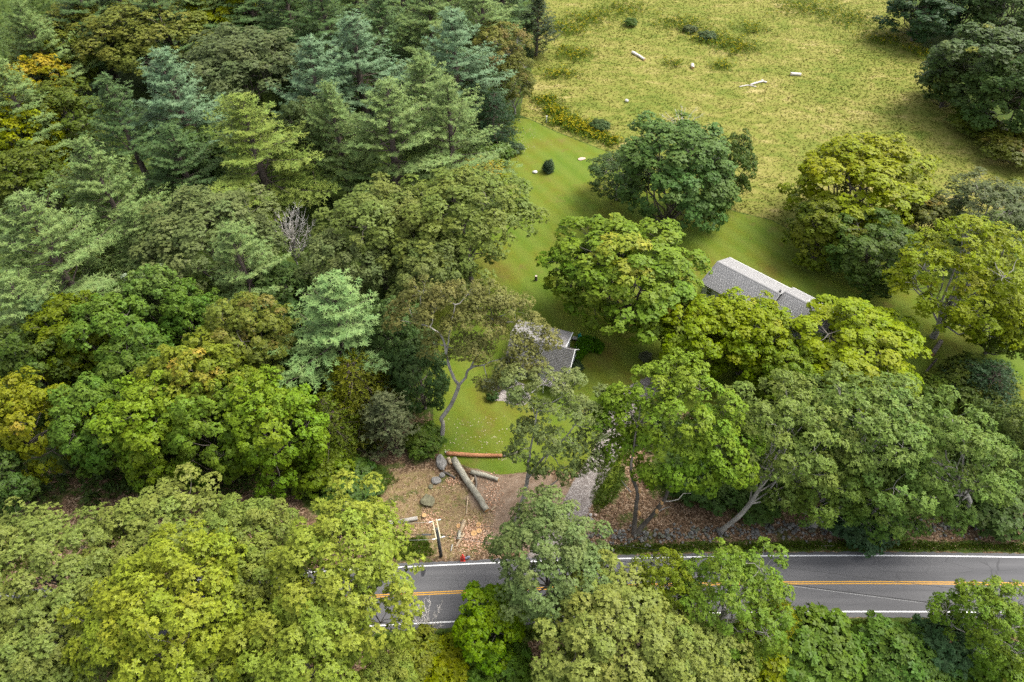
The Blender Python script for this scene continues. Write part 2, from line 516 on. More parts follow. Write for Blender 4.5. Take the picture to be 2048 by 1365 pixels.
road = tag(strip('road', -150, 190, -4.2, 3.95, 0.02, asphalt(), rag=0.06), kind='structure')
MW = paint('paint_white', (0.74, 0.74, 0.72))
MY = paint('paint_yellow', (0.52, 0.27, 0.03))
strip('edge_line', -150, 190, 3.4, 3.56, 0.025, MW, road)
strip('edge_line', -150, 190, -3.58, -3.43, 0.025, MW, road)
strip('centre_line', -150, 190, 0.06, 0.19, 0.025, MY, road)
strip('centre_line', -150, 190, -0.19, -0.06, 0.025, MY, road)
# the dark oil patch in the far lane
mb = MB()
pa = at(846, 1146)
mb.add([(pa[0] + math.cos(k) * 0.28 * (1 + 0.3 * math.sin(3 * k)), pa[1] + math.sin(k) * 0.62 * (1 + 0.2 * math.cos(2 * k)), 0.0248) for k in np.linspace(0, 2 * math.pi, 14, endpoint=False)], [tuple(range(14))])
mb.build('tar_patch', simple('tar', (0.03, 0.03, 0.034), 0.7), road)

# ------------------------------------------------------------------ tree builders
def rdirs(rn, n):
    v = rn.normal(size=(n, 3))
    return unit(v)

def leaf_quads(P, A, N, L, W, fold=0.18):
    S = unit(np.cross(A, N))
    L = L[:, None]; W = W[:, None]
    mid = P + A * L * 0.5
    dn = N * L * fold
    V = np.stack([P, mid + S * W * 0.5 + dn * 0.3, P + A * L - dn, mid - S * W * 0.5 + dn * 0.3], axis=1).reshape(-1, 3)
    F = np.arange(len(P) * 4).reshape(-1, 4)
    return V, F

NORM = []
def set_normals(me):
    me.polygons.foreach_set('use_smooth', np.ones(len(me.polygons), dtype=bool))
    me.normals_split_custom_set_from_vertices(NORM.pop().tolist())
    return me

def rosettes(rn, P, D, k, L, W, th=(50, 90), S=None, soft=0.62):
    """k leaves spread round each twig end P with axis D"""
    n = len(P)
    ref = np.where(np.abs(D[:, 2:3]) < 0.9, [[0.0, 0, 1]], [[1.0, 0, 0]])
    U = unit(np.cross(ref, D)); Wv = np.cross(D, U)
    ph = (np.arange(k)[None, :] / k + rn.random((n, 1))) * 2 * math.pi + rn.normal(0, 0.35, (n, k))
    t = np.radians(rn.uniform(th[0], th[1], (n, k)))
    A = D[:, None, :] * np.cos(t)[..., None] + (U[:, None, :] * np.cos(ph)[..., None] + Wv[:, None, :] * np.sin(ph)[..., None]) * np.sin(t)[..., None]
    A = A.reshape(-1, 3)
    Dn = np.repeat(D, k, axis=0)
    N = unit(Dn - A * (A * Dn).sum(1, keepdims=True) + rn.normal(0, 0.12, A.shape))
    Pn = np.repeat(P, k, axis=0)
    l = L * rn.uniform(0.65, 1.2, len(A)); w = W * rn.uniform(0.7, 1.2, len(A))
    if S is not None:                      # leaves of a puff share most of its rounded surface normal
        NORM.append(np.repeat(unit(N * (1 - soft) + np.repeat(S, k, axis=0) * soft), 4, axis=0))
    return leaf_quads(Pn, A, N, l, w)

def crown_arrays(rn, lobes, ctr, clumps=11, clump_r=(0.85, 1.4), sprigs=28, k=5, leaf=(0.42, 0.22), flat=0.75, up=0.55, th=(50, 90), fill=0.12, low=-0.45, lobez=0.8, sep=1.15):
    """lobes: rows x, y, z, r. Returns leaf arrays and the clump centres of each lobe"""
    Ps, Ds, Ss, au, cl = [], [], [], [], []
    ctr = np.asarray(ctr, dtype=float)
    zmin = min(l[2] for l in lobes); zmax = max(l[2] for l in lobes) + 1e-3
    for lb in lobes:
        lc = np.array(lb[:3]); lr = lb[3]
        out = unit(lc - ctr + np.array([0, 0, 0.4]))
        d = rdirs(rn, clumps * 12)
        d = d[(d @ out > -0.25) & (d[:, 2] > low)]
        keep = []                                     # puffs keep a gap between them
        mind = sep * np.mean(clump_r) / lr
        for v in d:
            if all(np.linalg.norm(v - w_) > mind for w_ in keep):
                keep.append(v)
                if len(keep) >= clumps: break
        d = np.array(keep)
        cc = lc + d * lr * np.array([1, 1, lobez]) * rn.uniform(0.62, 1.28, (len(d), 1))
        cl.append(cc)
        la = rn.normal(0, 0.13) + 0.3 + 0.28 * (lc[2] - zmin) / (zmax - zmin)
        for c, dd in zip(cc, d):
            cr = rn.uniform(*clump_r)
            n = int(sprigs * (cr / np.mean(clump_r)) ** 2 * rn.uniform(0.75, 1.2))
            q = rdirs(rn, n)
            q = unit(q + out * 0.4 + np.array([0, 0, 0.45 * up / 0.55 - 0.1]))
            rad = np.where(rn.random(n) < fill, rn.uniform(0.1, 0.7, n), rn.uniform(0.78, 1.05, n))
            Ps.append(c + q * cr * np.array([1, 1, flat]) * rad[:, None])
            Ds.append(unit(q * 0.6 + np.array([0, 0, up]) + out * 0.25 + rn.normal(0, 0.18, (n, 3))))
            Ss.append(unit(q + unit(c - lc) * 0.35 + out * 0.25))
            au.append(np.full(n, np.clip(la + rn.normal(0, 0.14), 0, 1)))
    P = np.vstack(Ps); D = np.vstack(Ds); a = np.concatenate(au)
    V, F = rosettes(rn, P, D, k, leaf[0], leaf[1], th, np.vstack(Ss))
    tint = np.repeat(np.clip(np.repeat(rn.normal(0.5, 0.1, len(P)), k) + rn.normal(0, 0.09, len(P) * k), 0, 1), 4)
    aut = np.repeat(np.clip(a + rn.normal(0, 0.03, len(a)), 0, 1), k * 4)
    return V, F, tint, aut, cl

def limb(mb, a, b, r0, r1, rn, sag=0.0, n=4, sides=5, jit=0.04):
    a = np.asarray(a, float); b = np.asarray(b, float)
    L = np.linalg.norm(b - a)
    t = np.linspace(0, 1, n + 1)[:, None]
    P = a + (b - a) * t
    P[:, 2] += sag * L * np.sin(t[:, 0] * math.pi)
    P[1:-1] += rn.normal(0, jit * L, P[1:-1].shape)
    mb.tube(P, np.linspace(r0, r1, n + 1), sides, cap=False)
    return P

PROTO = {}
def broadleaf(key, seed, Rc=6.5, h=20.0, base=0.36, nl=14, lr=0.42, bark_='oak', twigs=1, zlo=-0.45, jit=(0.76, 1.16), **kw):
    rn = np.random.default_rng(seed)
    zc = h * (base + 1) / 2; hz = h * (1 - base) / 2
    lobes = []
    off = rn.random() * 6.28
    for i in range(nl):
        f = (i + 0.5) / nl
        z = zlo + (0.97 - zlo) * f
        rr = math.sqrt(max(0, 1 - z * z)) if z > 0 else 1 - 0.25 * abs(z)
        ph = off + i * 2.39996 + rn.normal(0, 0.25)
        s = (1 - lr * 0.75) * rn.uniform(*jit)
        r = Rc * lr * rn.uniform(0.78, 1.2)
        lobes.append((math.cos(ph) * rr * Rc * s, math.sin(ph) * rr * Rc * s, zc + z * hz * s - 0.1 * r, r))
    lobes.append((rn.normal(0, 0.6), rn.normal(0, 0.6), zc + hz * 0.45, Rc * lr))
    V, F, tint, aut, cl = crown_arrays(rn, lobes, (0, 0, zc - hz * 0.3), **kw)
    me = set_normals(fast_mesh(key + '_crown', V, F, None, {'tint': tint, 'aut': aut}))
    mb = MB()
    tr = h * 0.0165
    fz = h * base * 1.05
    top = np.array([rn.normal(0, 0.4), rn.normal(0, 0.4), zc + hz * 0.15])
    P = sm_path([(0, 0, -0.25), (0, 0, 0.5), (rn.normal(0, 0.15), rn.normal(0, 0.15), fz * 0.5), (top[0] * 0.4, top[1] * 0.4, fz), top], 3)
    mb.tube(P, np.interp(np.linspace(0, 1, len(P)), [0, 0.08, 0.6, 1], [tr * 1.6, tr * 1.1, tr * 0.8, tr * 0.3]), 8, cap=False)
    for lb, cc in zip(lobes, cl):
        f = rn.uniform(0.55, 0.95)
        s = P[int(f * (len(P) - 1))]
        lc = np.array(lb[:3]) - np.array([0, 0, lb[3] * 0.35])
        limb(mb, s, lc, tr * 0.42, tr * 0.16, rn, -0.08)
        for c in cc[::max(1, 3 - twigs)]:
            limb(mb, lc, c - np.array([0, 0, 0.1]), tr * 0.13, 0.015, rn, 0.0, 3, 4, 0.06)
    tm = mb.mesh(key + '_trunk', BARK[bark_], True)
    PROTO.setdefault(key, []).append(dict(crown=me, trunk=tm, R=Rc, h=h, zc=zc, hz=hz, lobes=lobes, cl=cl, bark=bark_))

def conifer(key, seed, h=24.0, Rc=4.6, base=0.22, whorl=0.75, per=5.5, e_low=-6, e_top=62, upturn=0.22, tuft=(0.46, 0.085), k=6, prof=0.75, dens=1.0, tspace=0.3, droop=0.0, gap=0.14, irr=0.33, bark_='pine'):
    rn = np.random.default_rng(seed)
    Ps, Ds, au = [], [], []
    mb = MB()
    bend = rn.normal(0, 0.25, 2)
    def axis(z):
        return np.array([bend[0] * (z / h) ** 2, bend[1] * (z / h) ** 2, z])
    zz = np.linspace(-0.25, h, 12)
    mb.tube([axis(z) for z in zz], np.interp(zz, [0, h * 0.6, h], [h * 0.016, h * 0.009, 0.03]), 7, cap=False)
    z = h * base
    big = rn.random(12)
    while z < h - 0.25:
        f = (z - h * base) / (h * (1 - base))
        rad = Rc * (min(1, 0.55 + f * 2.2) if f < 0.2 else 1) * (1 - f ** (1 / prof * 1.15)) ** 0.8 + 0.35
        n = max(3, int(round(per + rn.normal(0, 0.8))))
        p0 = rn.random() * 6.28
        for b in range(n):
            if rn.random() < gap * (1.6 - f):
                continue
            ph = p0 + 2 * math.pi * b / n + rn.normal(0, 0.2)
            sec = 0.75 + 0.5 * big[int((ph % 6.283) / 6.284 * 6) + (6 if f > 0.5 else 0)]
            l = rad * sec * rn.uniform(1 - irr, 1 + irr * 0.6)
            e = R(e_low + (e_top - e_low) * f ** 1.6 + rn.normal(0, 11))
            s0 = axis(z + rn.normal(0, 0.15))
            hd = np.array([math.cos(ph), math.sin(ph), 0])
            side = unit(np.array([-hd[1], hd[0], rn.normal(0, 0.3)]))
            def bp(s):
                return s0 + hd * l * s * math.cos(e) + np.array([0, 0, l * (s * math.sin(e) + upturn * s * s - droop * s * s)])
            mb.tube([bp(s) for s in (0, 0.35, 0.7, 1.0)], [0.03 + 0.012 * l, 0.02 + 0.008 * l, 0.022, 0.01], 4, cap=False)
            nb = max(3, int(l * 3.3 * dens))
            for q in range(nb):
                s = 0.26 + 0.76 * (q + rn.random()) / nb
                o = bp(min(s, 1.02))
                fwd = unit(bp(min(s + 0.05, 1.07)) - bp(s - 0.05))
                sg = 1 if q % 2 else -1
                ang = R(rn.uniform(30, 62)) * sg * (0.25 if s > 0.95 else 1)
                bl = (0.34 * l * (1.12 - s) + 0.42) * rn.uniform(0.75, 1.25)
                d = unit(fwd * math.cos(ang) + side * math.sin(ang) + np.array([0, 0, rn.uniform(-0.12, 0.5) - droop]))
                m = max(2, int(bl / tspace))
                tt = (np.arange(m) + 1.0) / m * bl
                pts = o + d * tt[:, None] + rn.normal(0, 0.06, (m, 3))
                pts[:, 2] -= droop * 0.5 * tt ** 2
                Ps.append(pts)
                Ds.append(unit(d * 0.75 + np.array([0, 0, 0.42 - droop]) + rn.normal(0, 0.2, (m, 3))))
                au.append(np.full(m, np.clip(rn.normal(0.5, 0.2), 0, 1)))
        z += whorl * rn.uniform(0.75, 1.2) * (1 - 0.35 * f)
    # the leader
    m = 6
    Ps.append(np.array([axis(h - 0.12 * q) for q in range(m)])); Ds.append(unit(np.array([[0, 0, 1.0]] * m) + rn.normal(0, 0.2, (m, 3)))); au.append(np.full(m, 0.6))
    P = np.vstack(Ps); D = np.vstack(Ds); a = np.concatenate(au)
    rad_ = unit(P * np.array([1, 1, 0]))
    V, F = rosettes(rn, P, D, k, tuft[0], tuft[1], (18, 66), unit(D * 0.55 + rad_ * 0.45 + np.array([0, 0, 0.45])), 0.6)
    tint = np.repeat(np.clip(rn.normal(0.5, 0.1, len(P)), 0, 1), k * 4)
    aut = np.repeat(a, k * 4)
    me = set_normals(fast_mesh(key + '_crown', V, F, None, {'tint': tint, 'aut': aut}))
    PROTO.setdefault(key, []).append(dict(crown=me, trunk=mb.mesh(key + '_trunk', BARK[bark_], True), R=Rc, h=h, zc=h * 0.6, hz=h * 0.4))

for s in range(4):
    broadleaf('oak', 100 + s, Rc=6.5, h=19, base=0.28, nl=14 + s % 2 * 2, lr=0.39, jit=(0.66, 1.16), clumps=10, clump_r=(0.75, 1.25), sprigs=54, k=6, leaf=(0.27, 0.155), flat=0.95, th=(45, 80), fill=0.12, lobez=0.95, sep=1.85)
for s in range(4):
    broadleaf('maple', 200 + s, Rc=5.5, h=18, base=0.06, nl=24, lr=0.32, zlo=-0.8, clumps=9, clump_r=(0.55, 1.0), sprigs=38, k=5, leaf=(0.27, 0.2), flat=0.8, up=0.45, th=(50, 95), low=-0.65, fill=0.16, sep=1.4)
for s in range(3):
    broadleaf('airy', 300 + s, Rc=5.5, h=18, base=0.18, nl=20, lr=0.33, zlo=-0.65, clumps=8, clump_r=(0.55, 1.0), sprigs=36, k=5, leaf=(0.26, 0.145), flat=0.8, up=0.45, th=(40, 95), low=-0.6, bark_='pale', twigs=2, fill=0.22, sep=1.35)
for s in range(5):
    conifer('pine', 400 + s, h=24 + s % 2, Rc=4.3 + 0.35 * (s % 3), base=0.14, whorl=0.95 + 0.1 * (s % 2), per=5.0, e_low=6, e_top=64, upturn=0.3, irr=0.45, gap=0.18, tuft=(0.36, 0.075), k=7, dens=1.3, tspace=0.25, prof=0.85)
for s in range(2):
    conifer('hemlock', 500 + s, h=15, Rc=4.0, base=0.08, whorl=0.6, per=6, e_low=4, e_top=35, upturn=-0.02, tuft=(0.34, 0.09), k=5, droop=0.18, tspace=0.26, gap=0.08)
conifer('cedar', 520, h=12, Rc=2.6, base=0.04, whorl=0.6, per=6, e_low=22, e_top=68, upturn=0.3, tuft=(0.3, 0.1), k=5, irr=0.4, gap=0.12, prof=0.6)
for s in range(3):
    broadleaf('bush', 600 + s, Rc=2.2, h=3.2, base=0.0, nl=13, lr=0.34, clumps=10, clump_r=(0.3, 0.55), sprigs=15, k=5, leaf=(0.23, 0.16), flat=0.7, up=0.6, th=(45, 95), low=-0.2, fill=0.2)
conifer('sprucelet', 540, h=2.4, Rc=1.15, base=0.03, whorl=0.2, per=7, e_low=6, e_top=50, upturn=0.1, tuft=(0.2, 0.06), k=5, tspace=0.14, dens=3.0, irr=0.15, gap=0.0, prof=0.95)

ptr = {}
trng = random.Random(11)
GROUPS = {'pine': 'white pines of the forest', 'oak': 'broad oaks', 'maple': 'maples', 'airy': 'open-crowned trees', 'hemlock': 'hemlocks', 'cedar': 'dark columnar evergreens', 'bush': 'bushes', 'sprucelet': None}
CATS = {'pine': 'pine', 'oak': 'tree', 'maple': 'tree', 'airy': 'tree', 'hemlock': 'tree', 'cedar': 'tree', 'bush': 'bush', 'sprucelet': 'tree'}
NAMES = {'pine': 'pine_tree', 'oak': 'oak_tree', 'maple': 'maple_tree', 'airy': 'leafy_tree', 'hemlock': 'hemlock_tree', 'cedar': 'cedar_tree', 'bush': 'bush', 'sprucelet': 'spruce_tree'}

def tree(kind, px, py, w, h, col, label, fol=None, stem=None, top=None, var=None, rz=None):
    """kind, crown centre (or the tip, for conifers) on the photograph, crown width in its pixels, height in metres"""
    lst = PROTO[kind]
    i = ptr.get(kind, 0); ptr[kind] = i + 1
    p = lst[(i if var is None else var) % len(lst)]
    conif = kind in ('pine', 'hemlock', 'cedar', 'sprucelet') if top is None else top
    h = h * {'maple': 1.18, 'airy': 1.1}.get(kind, 1.0)
    sz = h / p['h']
    if conif:
        pt = at(px, py, h)
        dm = depth(at(px, py, h * 0.6))
    else:
        pt = at(px, py, p['zc'] * sz)
        dm = depth(pt)
    sx = (w / 2) * dm / FPX / p['R']
    r = empty(NAMES[kind], (pt[0], pt[1], 0), trng.uniform(0, 6.28) if rz is None else rz)
    tag(r, label, CATS[kind], GROUPS[kind])
    if stem is None:
        r.rotation_euler = (trng.gauss(0, 0.02), trng.gauss(0, 0.02), r.rotation_euler[2])
    else:
        b = at(stem[0][0], stem[0][1])
        r.location = (b[0], b[1], 0); r.rotation_euler = (0, 0, 0)
    c = link('crown' if kind != 'bush' else 'foliage', p['crown'], r)
    if len(p['crown'].materials) == 0:
        p['crown'].materials.append(FOL['plain'])
    c.material_slots[0].link = 'OBJECT'
    c.material_slots[0].material = FOL[fol or ('needle' if kind in ('pine', 'hemlock', 'cedar', 'sprucelet') else 'plain')]
    tone = {'oak': (0.92, 0.98, 0.86), 'maple': (1.12, 1.1, 1.1), 'airy': (1.02, 1.08, 0.95), 'bush': (1.1, 1.1, 1.0)}.get(kind, (1, 1, 1))
    c.color = (*(a_ * b_ for a_, b_ in zip(col, tone)), 1.0)
    c.scale = (sx, sx, sz)
    if stem is None:
        t = link('trunk' if kind != 'bush' else 'stems', p['trunk'], r)
        t.scale = (sx, sx, sz)
        return r
    # a stem the photograph shows: it starts away from under the crown and leans into it
    off = np.array([pt[0] - b[0], pt[1] - b[1], 0])
    c.location = tuple(off)
    rn = np.random.default_rng(int(px))
    S = np.array([sx, sx, sz])
    cen = off + np.array([0, 0, p['zc'] * sz * 0.95])
    pts = [np.array([0, 0, -0.2])] + [at(*q[:3]) - np.array([b[0], b[1], 0]) for q in stem[1:]] + [cen]
    rad = [q[-1] if len(q) == 4 else 0.3 for q in stem]
    P = sm_path(pts, 5, 0.03, rn)
    mb = MB()
    mb.tube(P, np.interp(np.linspace(0, 1, len(P)), [0, 0.12, 0.6, 1], [rad[0] * 1.45, rad[0], rad[-1], 0.08]), 9, cap=False, wob=0.08, rnd=rn)
    for lb, cc in zip(p['lobes'], p['cl']):
        lc = off + np.array(lb[:3]) * S
        lc[2] -= lb[3] * 0.35
        s = P[int(rn.uniform(0.55, 0.95) * (len(P) - 1))]
        limb(mb, s, lc, 0.12, 0.05, rn, -0.05)
        for q in cc[::2]:
            limb(mb, lc, off + q * S, 0.04, 0.012, rn, 0, 3, 4, 0.06)
    mb.build('trunk', BARK[stem_bark.get(label, p['bark'])], r, True)
    return r
stem_bark = {}

# ------------------------------------------------------------------ the trees
OB, OO, OG, OD = (0.2, 0.23, 0.062), (0.16, 0.182, 0.06), (0.125, 0.145, 0.062), (0.08, 0.1, 0.04)
MG, MY, MD, ML = (0.085, 0.145, 0.03), (0.165, 0.19, 0.016), (0.05, 0.085, 0.02), (0.125, 0.185, 0.03)
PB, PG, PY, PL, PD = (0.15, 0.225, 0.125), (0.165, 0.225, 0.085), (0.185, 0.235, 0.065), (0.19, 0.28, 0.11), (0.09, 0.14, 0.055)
TREES = [
    # --- white pines, upper left
    ('pine', 315, 100, 175, 27, PB, 'tall blue-green pine with knobbly top, left of the dark grey oak'),
    ('pine', 478, 192, 225, 25, PY, 'broad yellow-green pine above the grey-green oak and bleached dead tree'),
    ('pine', 165, 285, 190, 25, PG, 'light green pine with ragged tiers, third in from left edge'),
    ('pine', 700, 32, 190, 26, PB, 'bluish pine with pointed crown near the top, left of centre'),
    ('pine', 905, 18, 180, 26, PB, 'blue-green pine beside the olive birch at the meadow edge'),
    ('pine', 842, 104, 165, 25, PG, 'slender paler pine standing between two bluish pines behind it'),
    ('pine', 765, 170, 215, 26, PG, 'wide many-tipped pine directly above the big rounded oak'),
    ('pine', 655, 172, 150, 24, PG, 'narrow pine left of the wide many-tipped pine'),
    ('pine', 895, 165, 170, 25, PG, 'pine with upright candles at the forest edge above the lawn'),
    ('pine', 462, 450, 185, 22, PG, 'conical pine below the grey-green oak, left of the dead tree'),
    ('pine', 650, 562, 235, 22, PL, 'bright pale green pine with layered drooping plumes in mid forest'),
    ('pine', 30, 398, 240, 26, PG, 'feathery pine cut by the left edge at half height'),
    ('pine', 40, 2, 140, 25, PG, 'pine in the top left corner'),
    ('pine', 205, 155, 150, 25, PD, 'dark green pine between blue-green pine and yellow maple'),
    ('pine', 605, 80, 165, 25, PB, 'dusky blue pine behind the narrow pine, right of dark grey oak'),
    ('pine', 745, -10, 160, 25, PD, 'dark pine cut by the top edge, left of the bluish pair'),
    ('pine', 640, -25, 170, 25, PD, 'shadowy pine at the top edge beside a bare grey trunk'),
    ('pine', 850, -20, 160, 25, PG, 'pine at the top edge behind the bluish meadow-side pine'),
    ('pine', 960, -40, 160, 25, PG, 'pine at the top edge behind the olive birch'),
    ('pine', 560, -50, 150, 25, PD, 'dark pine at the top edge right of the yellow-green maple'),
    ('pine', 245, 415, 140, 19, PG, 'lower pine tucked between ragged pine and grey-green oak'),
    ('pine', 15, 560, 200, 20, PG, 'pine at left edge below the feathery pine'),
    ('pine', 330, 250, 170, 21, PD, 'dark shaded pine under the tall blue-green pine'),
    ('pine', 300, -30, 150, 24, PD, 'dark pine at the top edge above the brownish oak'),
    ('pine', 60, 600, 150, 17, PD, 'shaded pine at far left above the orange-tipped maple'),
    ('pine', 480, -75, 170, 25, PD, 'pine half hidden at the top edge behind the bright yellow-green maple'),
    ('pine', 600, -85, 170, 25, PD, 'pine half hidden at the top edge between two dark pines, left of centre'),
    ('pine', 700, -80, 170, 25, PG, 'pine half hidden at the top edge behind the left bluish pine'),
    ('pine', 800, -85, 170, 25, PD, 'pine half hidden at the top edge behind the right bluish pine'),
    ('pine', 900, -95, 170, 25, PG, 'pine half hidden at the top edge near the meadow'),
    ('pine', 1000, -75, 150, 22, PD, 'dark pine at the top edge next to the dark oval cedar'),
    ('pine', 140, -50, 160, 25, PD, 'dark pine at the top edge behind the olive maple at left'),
    ('pine', 395, -65, 160, 24, PG, 'pine at the top edge left of the bright yellow-green maple'),
    ('pine', 215, -70, 160, 25, PG, 'pine at the top edge behind the brownish olive oak'),
    ('pine', -20, 120, 170, 25, PG, 'pine cut by the left edge beside the golden yellow maple'),
    ('maple', 95, 105, 130, 16, (0.085, 0.105, 0.022), 'olive green maple below the top left corner pine'),
    ('maple', 135, 235, 140, 16, (0.08, 0.105, 0.022), 'dark olive maple right of the bright yellow-green left-edge maple'),
    ('maple', 30, 205, 110, 15, (0.11, 0.12, 0.02), 'yellowish maple at left edge between the golden and the bright one', 'yellow'),
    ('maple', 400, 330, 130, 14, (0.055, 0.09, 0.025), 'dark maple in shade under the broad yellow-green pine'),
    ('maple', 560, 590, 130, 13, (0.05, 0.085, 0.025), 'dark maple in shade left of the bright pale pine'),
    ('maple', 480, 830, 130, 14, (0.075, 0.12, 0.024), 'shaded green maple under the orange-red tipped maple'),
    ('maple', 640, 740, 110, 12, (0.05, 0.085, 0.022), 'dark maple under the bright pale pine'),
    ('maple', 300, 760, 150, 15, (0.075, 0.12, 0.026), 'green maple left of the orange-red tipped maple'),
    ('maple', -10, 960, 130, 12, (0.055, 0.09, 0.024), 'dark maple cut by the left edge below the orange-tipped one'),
    # --- oaks, upper left
    ('oak', 300, 75, 215, 21, (0.15, 0.155, 0.045), 'brownish olive oak at top left behind the tall blue-green pine'),
    ('oak', 480, 130, 235, 21, (0.105, 0.122, 0.058), 'dark grey-green oak below the bright yellow-green maple at top'),
    ('oak', 420, 475, 255, 20, OG, 'grey-green rounded oak left of the bleached dead tree'),
    ('oak', 752, 460, 235, 20, (0.145, 0.165, 0.055), 'left half of the big rounded oak canopy beside the lawn'),
    ('oak', 935, 440, 270, 21, (0.145, 0.168, 0.052), 'big rounded oak reaching out over the lawn edge'),
    ('oak', 700, 530, 170, 17, OG, 'lower grey-green oak right below the bleached dead tree'),
    ('oak', 850, 540, 190, 17, (0.12, 0.14, 0.05), 'lower oak between the big rounded oak and the twisted sparse tree'),
    ('oak', 605, 262, 100, 19, OD, 'small dark oak crown squeezed between the pines'),
    # --- maples and others, left
    ('maple', 85, 175, 120, 15, (0.17, 0.16, 0.02), 'golden yellow maple near the left edge, upper part', 'gold'),
    ('maple', 40, 280, 150, 16, MY, 'bright yellow-green maple cut by left edge below the golden one'),
    ('maple', 440, 28, 150, 19, MY, 'bright yellow-green maple at the top edge above the dark grey oak'),
    ('maple', 165, 75, 150, 18, (0.1, 0.115, 0.025), 'olive maple left of the brownish oak at the top'),
    ('maple', 125, 130, 110, 16, (0.09, 0.11, 0.02), 'olive maple behind the golden yellow maple'),
    ('maple', 60, 365, 150, 15, (0.075, 0.1, 0.02), 'dark olive maple above the feathery left-edge pine'),
    ('maple', 140, 490, 110, 13, (0.1, 0.11, 0.018), 'dull yellow maple in the gap right of the feathery pine', 'yellow'),
    ('maple', 235, 690, 165, 17, MG, 'green maple in mid left forest, right of the dark yellow one'),
    ('maple', 330, 610, 125, 16, (0.1, 0.155, 0.04), 'green maple with silvery leaf backs on one side', 'silver'),
    ('maple', 395, 655, 120, 15, MG, 'green maple between the silvery maple and the rusty maple'),
    ('maple', 510, 695, 180, 17, (0.105, 0.125, 0.028), 'rusty olive maple left of the bright pale pine', 'red'),
    ('maple', 410, 775, 200, 18, (0.125, 0.155, 0.028), 'maple with orange-red tips in the lower left forest', 'orange'),
    ('maple', 545, 858, 180, 17, ML, 'bright fresh green maple above the roadside oaks, left of the cedar', None, [(568, 945, 0, 0.26), (556, 915, 3.5, 0.22)]),
    ('maple', 310, 858, 185, 17, ML, 'yellowish green maple below the orange-red tipped maple', None, [(285, 962, 0, 0.28), (262, 920, 4, 0.22)]),
    ('maple', 430, 872, 160, 16, (0.105, 0.16, 0.03), 'green maple between the two bright ones over the dark hollow'),
    ('maple', 195, 845, 160, 16, MG, 'green maple right of the orange-tipped maple at left edge'),
    ('maple', 70, 845, 150, 16, (0.15, 0.165, 0.025), 'yellow maple with orange tips at the left edge', 'orange', [(58, 972, 0, 0.3), (25, 935, 4, 0.27)]),
    ('maple', 150, 690, 165, 16, (0.085, 0.115, 0.016), 'dark yellow-green maple below the left-edge pines'),
    ('maple', 70, 745, 150, 15, (0.055, 0.085, 0.018), 'shaded green maple at left edge over the orange-tipped one'),
    ('hemlock', 705, 720, 180, 13, (0.125, 0.14, 0.022), 'yellow-green hemlock with drooping sprays below the bright pale pine'),
    ('cedar', 765, 800, 120, 11, (0.095, 0.11, 0.052), 'dull grey-green cedar beside the leaf-strewn ground'),
    ('hemlock', 640, 800, 130, 12, (0.09, 0.12, 0.02), 'small hemlock left of the yellow-green hemlock'),
    ('maple', 800, 680, 125, 15, (0.06, 0.1, 0.032), 'dark green tree behind the left fork of the twisted sparse tree'),
    ('maple', 840, 745, 110, 13, (0.055, 0.09, 0.03), 'dark green tree low behind the twisted trunk'),
    ('airy', 1000, 105, 125, 18, (0.16, 0.155, 0.05), 'olive-yellow birch at the corner of forest and meadow', 'brown'),
    ('cedar', 1075, 2, 82, 14, (0.05, 0.07, 0.035), 'dark oval cedar standing at the meadow edge, top centre'),
    ('airy', 1030, 165, 85, 12, (0.13, 0.13, 0.04), 'thin olive tree between birch and meadow', 'brown'),
    ('hemlock', 985, 185, 105, 13, (0.04, 0.075, 0.035), 'dark hemlock at the head of the lawn'),
    ('bush', 965, 350, 95, 4, (0.13, 0.15, 0.018), 'yellow-flowered bush at the lawn edge beside the rounded oak', 'gold'),
    ('bush', 985, 310, 80, 4, (0.06, 0.095, 0.022), 'dark bush at the lawn edge below the hemlock'),
    ('bush', 1028, 297, 34, 1.8, (0.06, 0.09, 0.045), 'small rounded bush at the lawn edge near scattered petals'),
    ('sprucelet', 1097, 326, 17, 2.2, (0.075, 0.115, 0.06), 'little dark spruce alone on the lawn beside a white rock'),
    # --- beyond the lawn, right
    ('maple', 1355, 345, 235, 19, (0.075, 0.125, 0.036), 'large dark green maple between lawn and meadow with bare twigs on top'),
    ('airy', 1240, 350, 115, 9, (0.075, 0.105, 0.04), 'low rounded grey-green tree at the lawn corner'),
    ('maple', 1462, 335, 85, 13, (0.065, 0.1, 0.024), 'small dark side crown right of the large dark maple'),
    ('maple', 1255, 545, 275, 17, (0.11, 0.165, 0.028), 'round green maple with yellow tips on the lawn left of the grey house', 'yellow'),
    ('maple', 1405, 668, 165, 12, (0.14, 0.185, 0.022), 'maple with orange tips in front of the grey house, left one', 'orange'),
    ('maple', 1500, 680, 180, 12, (0.145, 0.19, 0.022), 'maple with golden tips in front of the grey house, middle one', 'yellow'),
    ('maple', 1700, 702, 240, 12, (0.155, 0.2, 0.022), 'bright yellow-green maple hiding the right end of the grey house', 'yellow'),
    ('maple', 1570, 745, 130, 10, (0.11, 0.165, 0.025), 'low green maple under the bright yellow-green house maple'),
    ('maple', 1725, 365, 240, 16, MY, 'bright yellow-green tree standing alone at the meadow side'),
    ('maple', 1650, 455, 140, 11, (0.1, 0.125, 0.02), 'thin lower tree at the left foot of the bright meadow-side tree'),
    ('maple', 1745, 500, 170, 11, (0.06, 0.095, 0.022), 'dark green tree below the bright meadow-side tree'),
    ('maple', 1850, 440, 110, 9, (0.085, 0.1, 0.025), 'small orange-flecked tree right of the bright meadow-side tree', 'orange'),
    ('airy', 1985, 425, 190, 14, (0.085, 0.1, 0.045), 'grey-olive tree at the right edge below the meadow'),
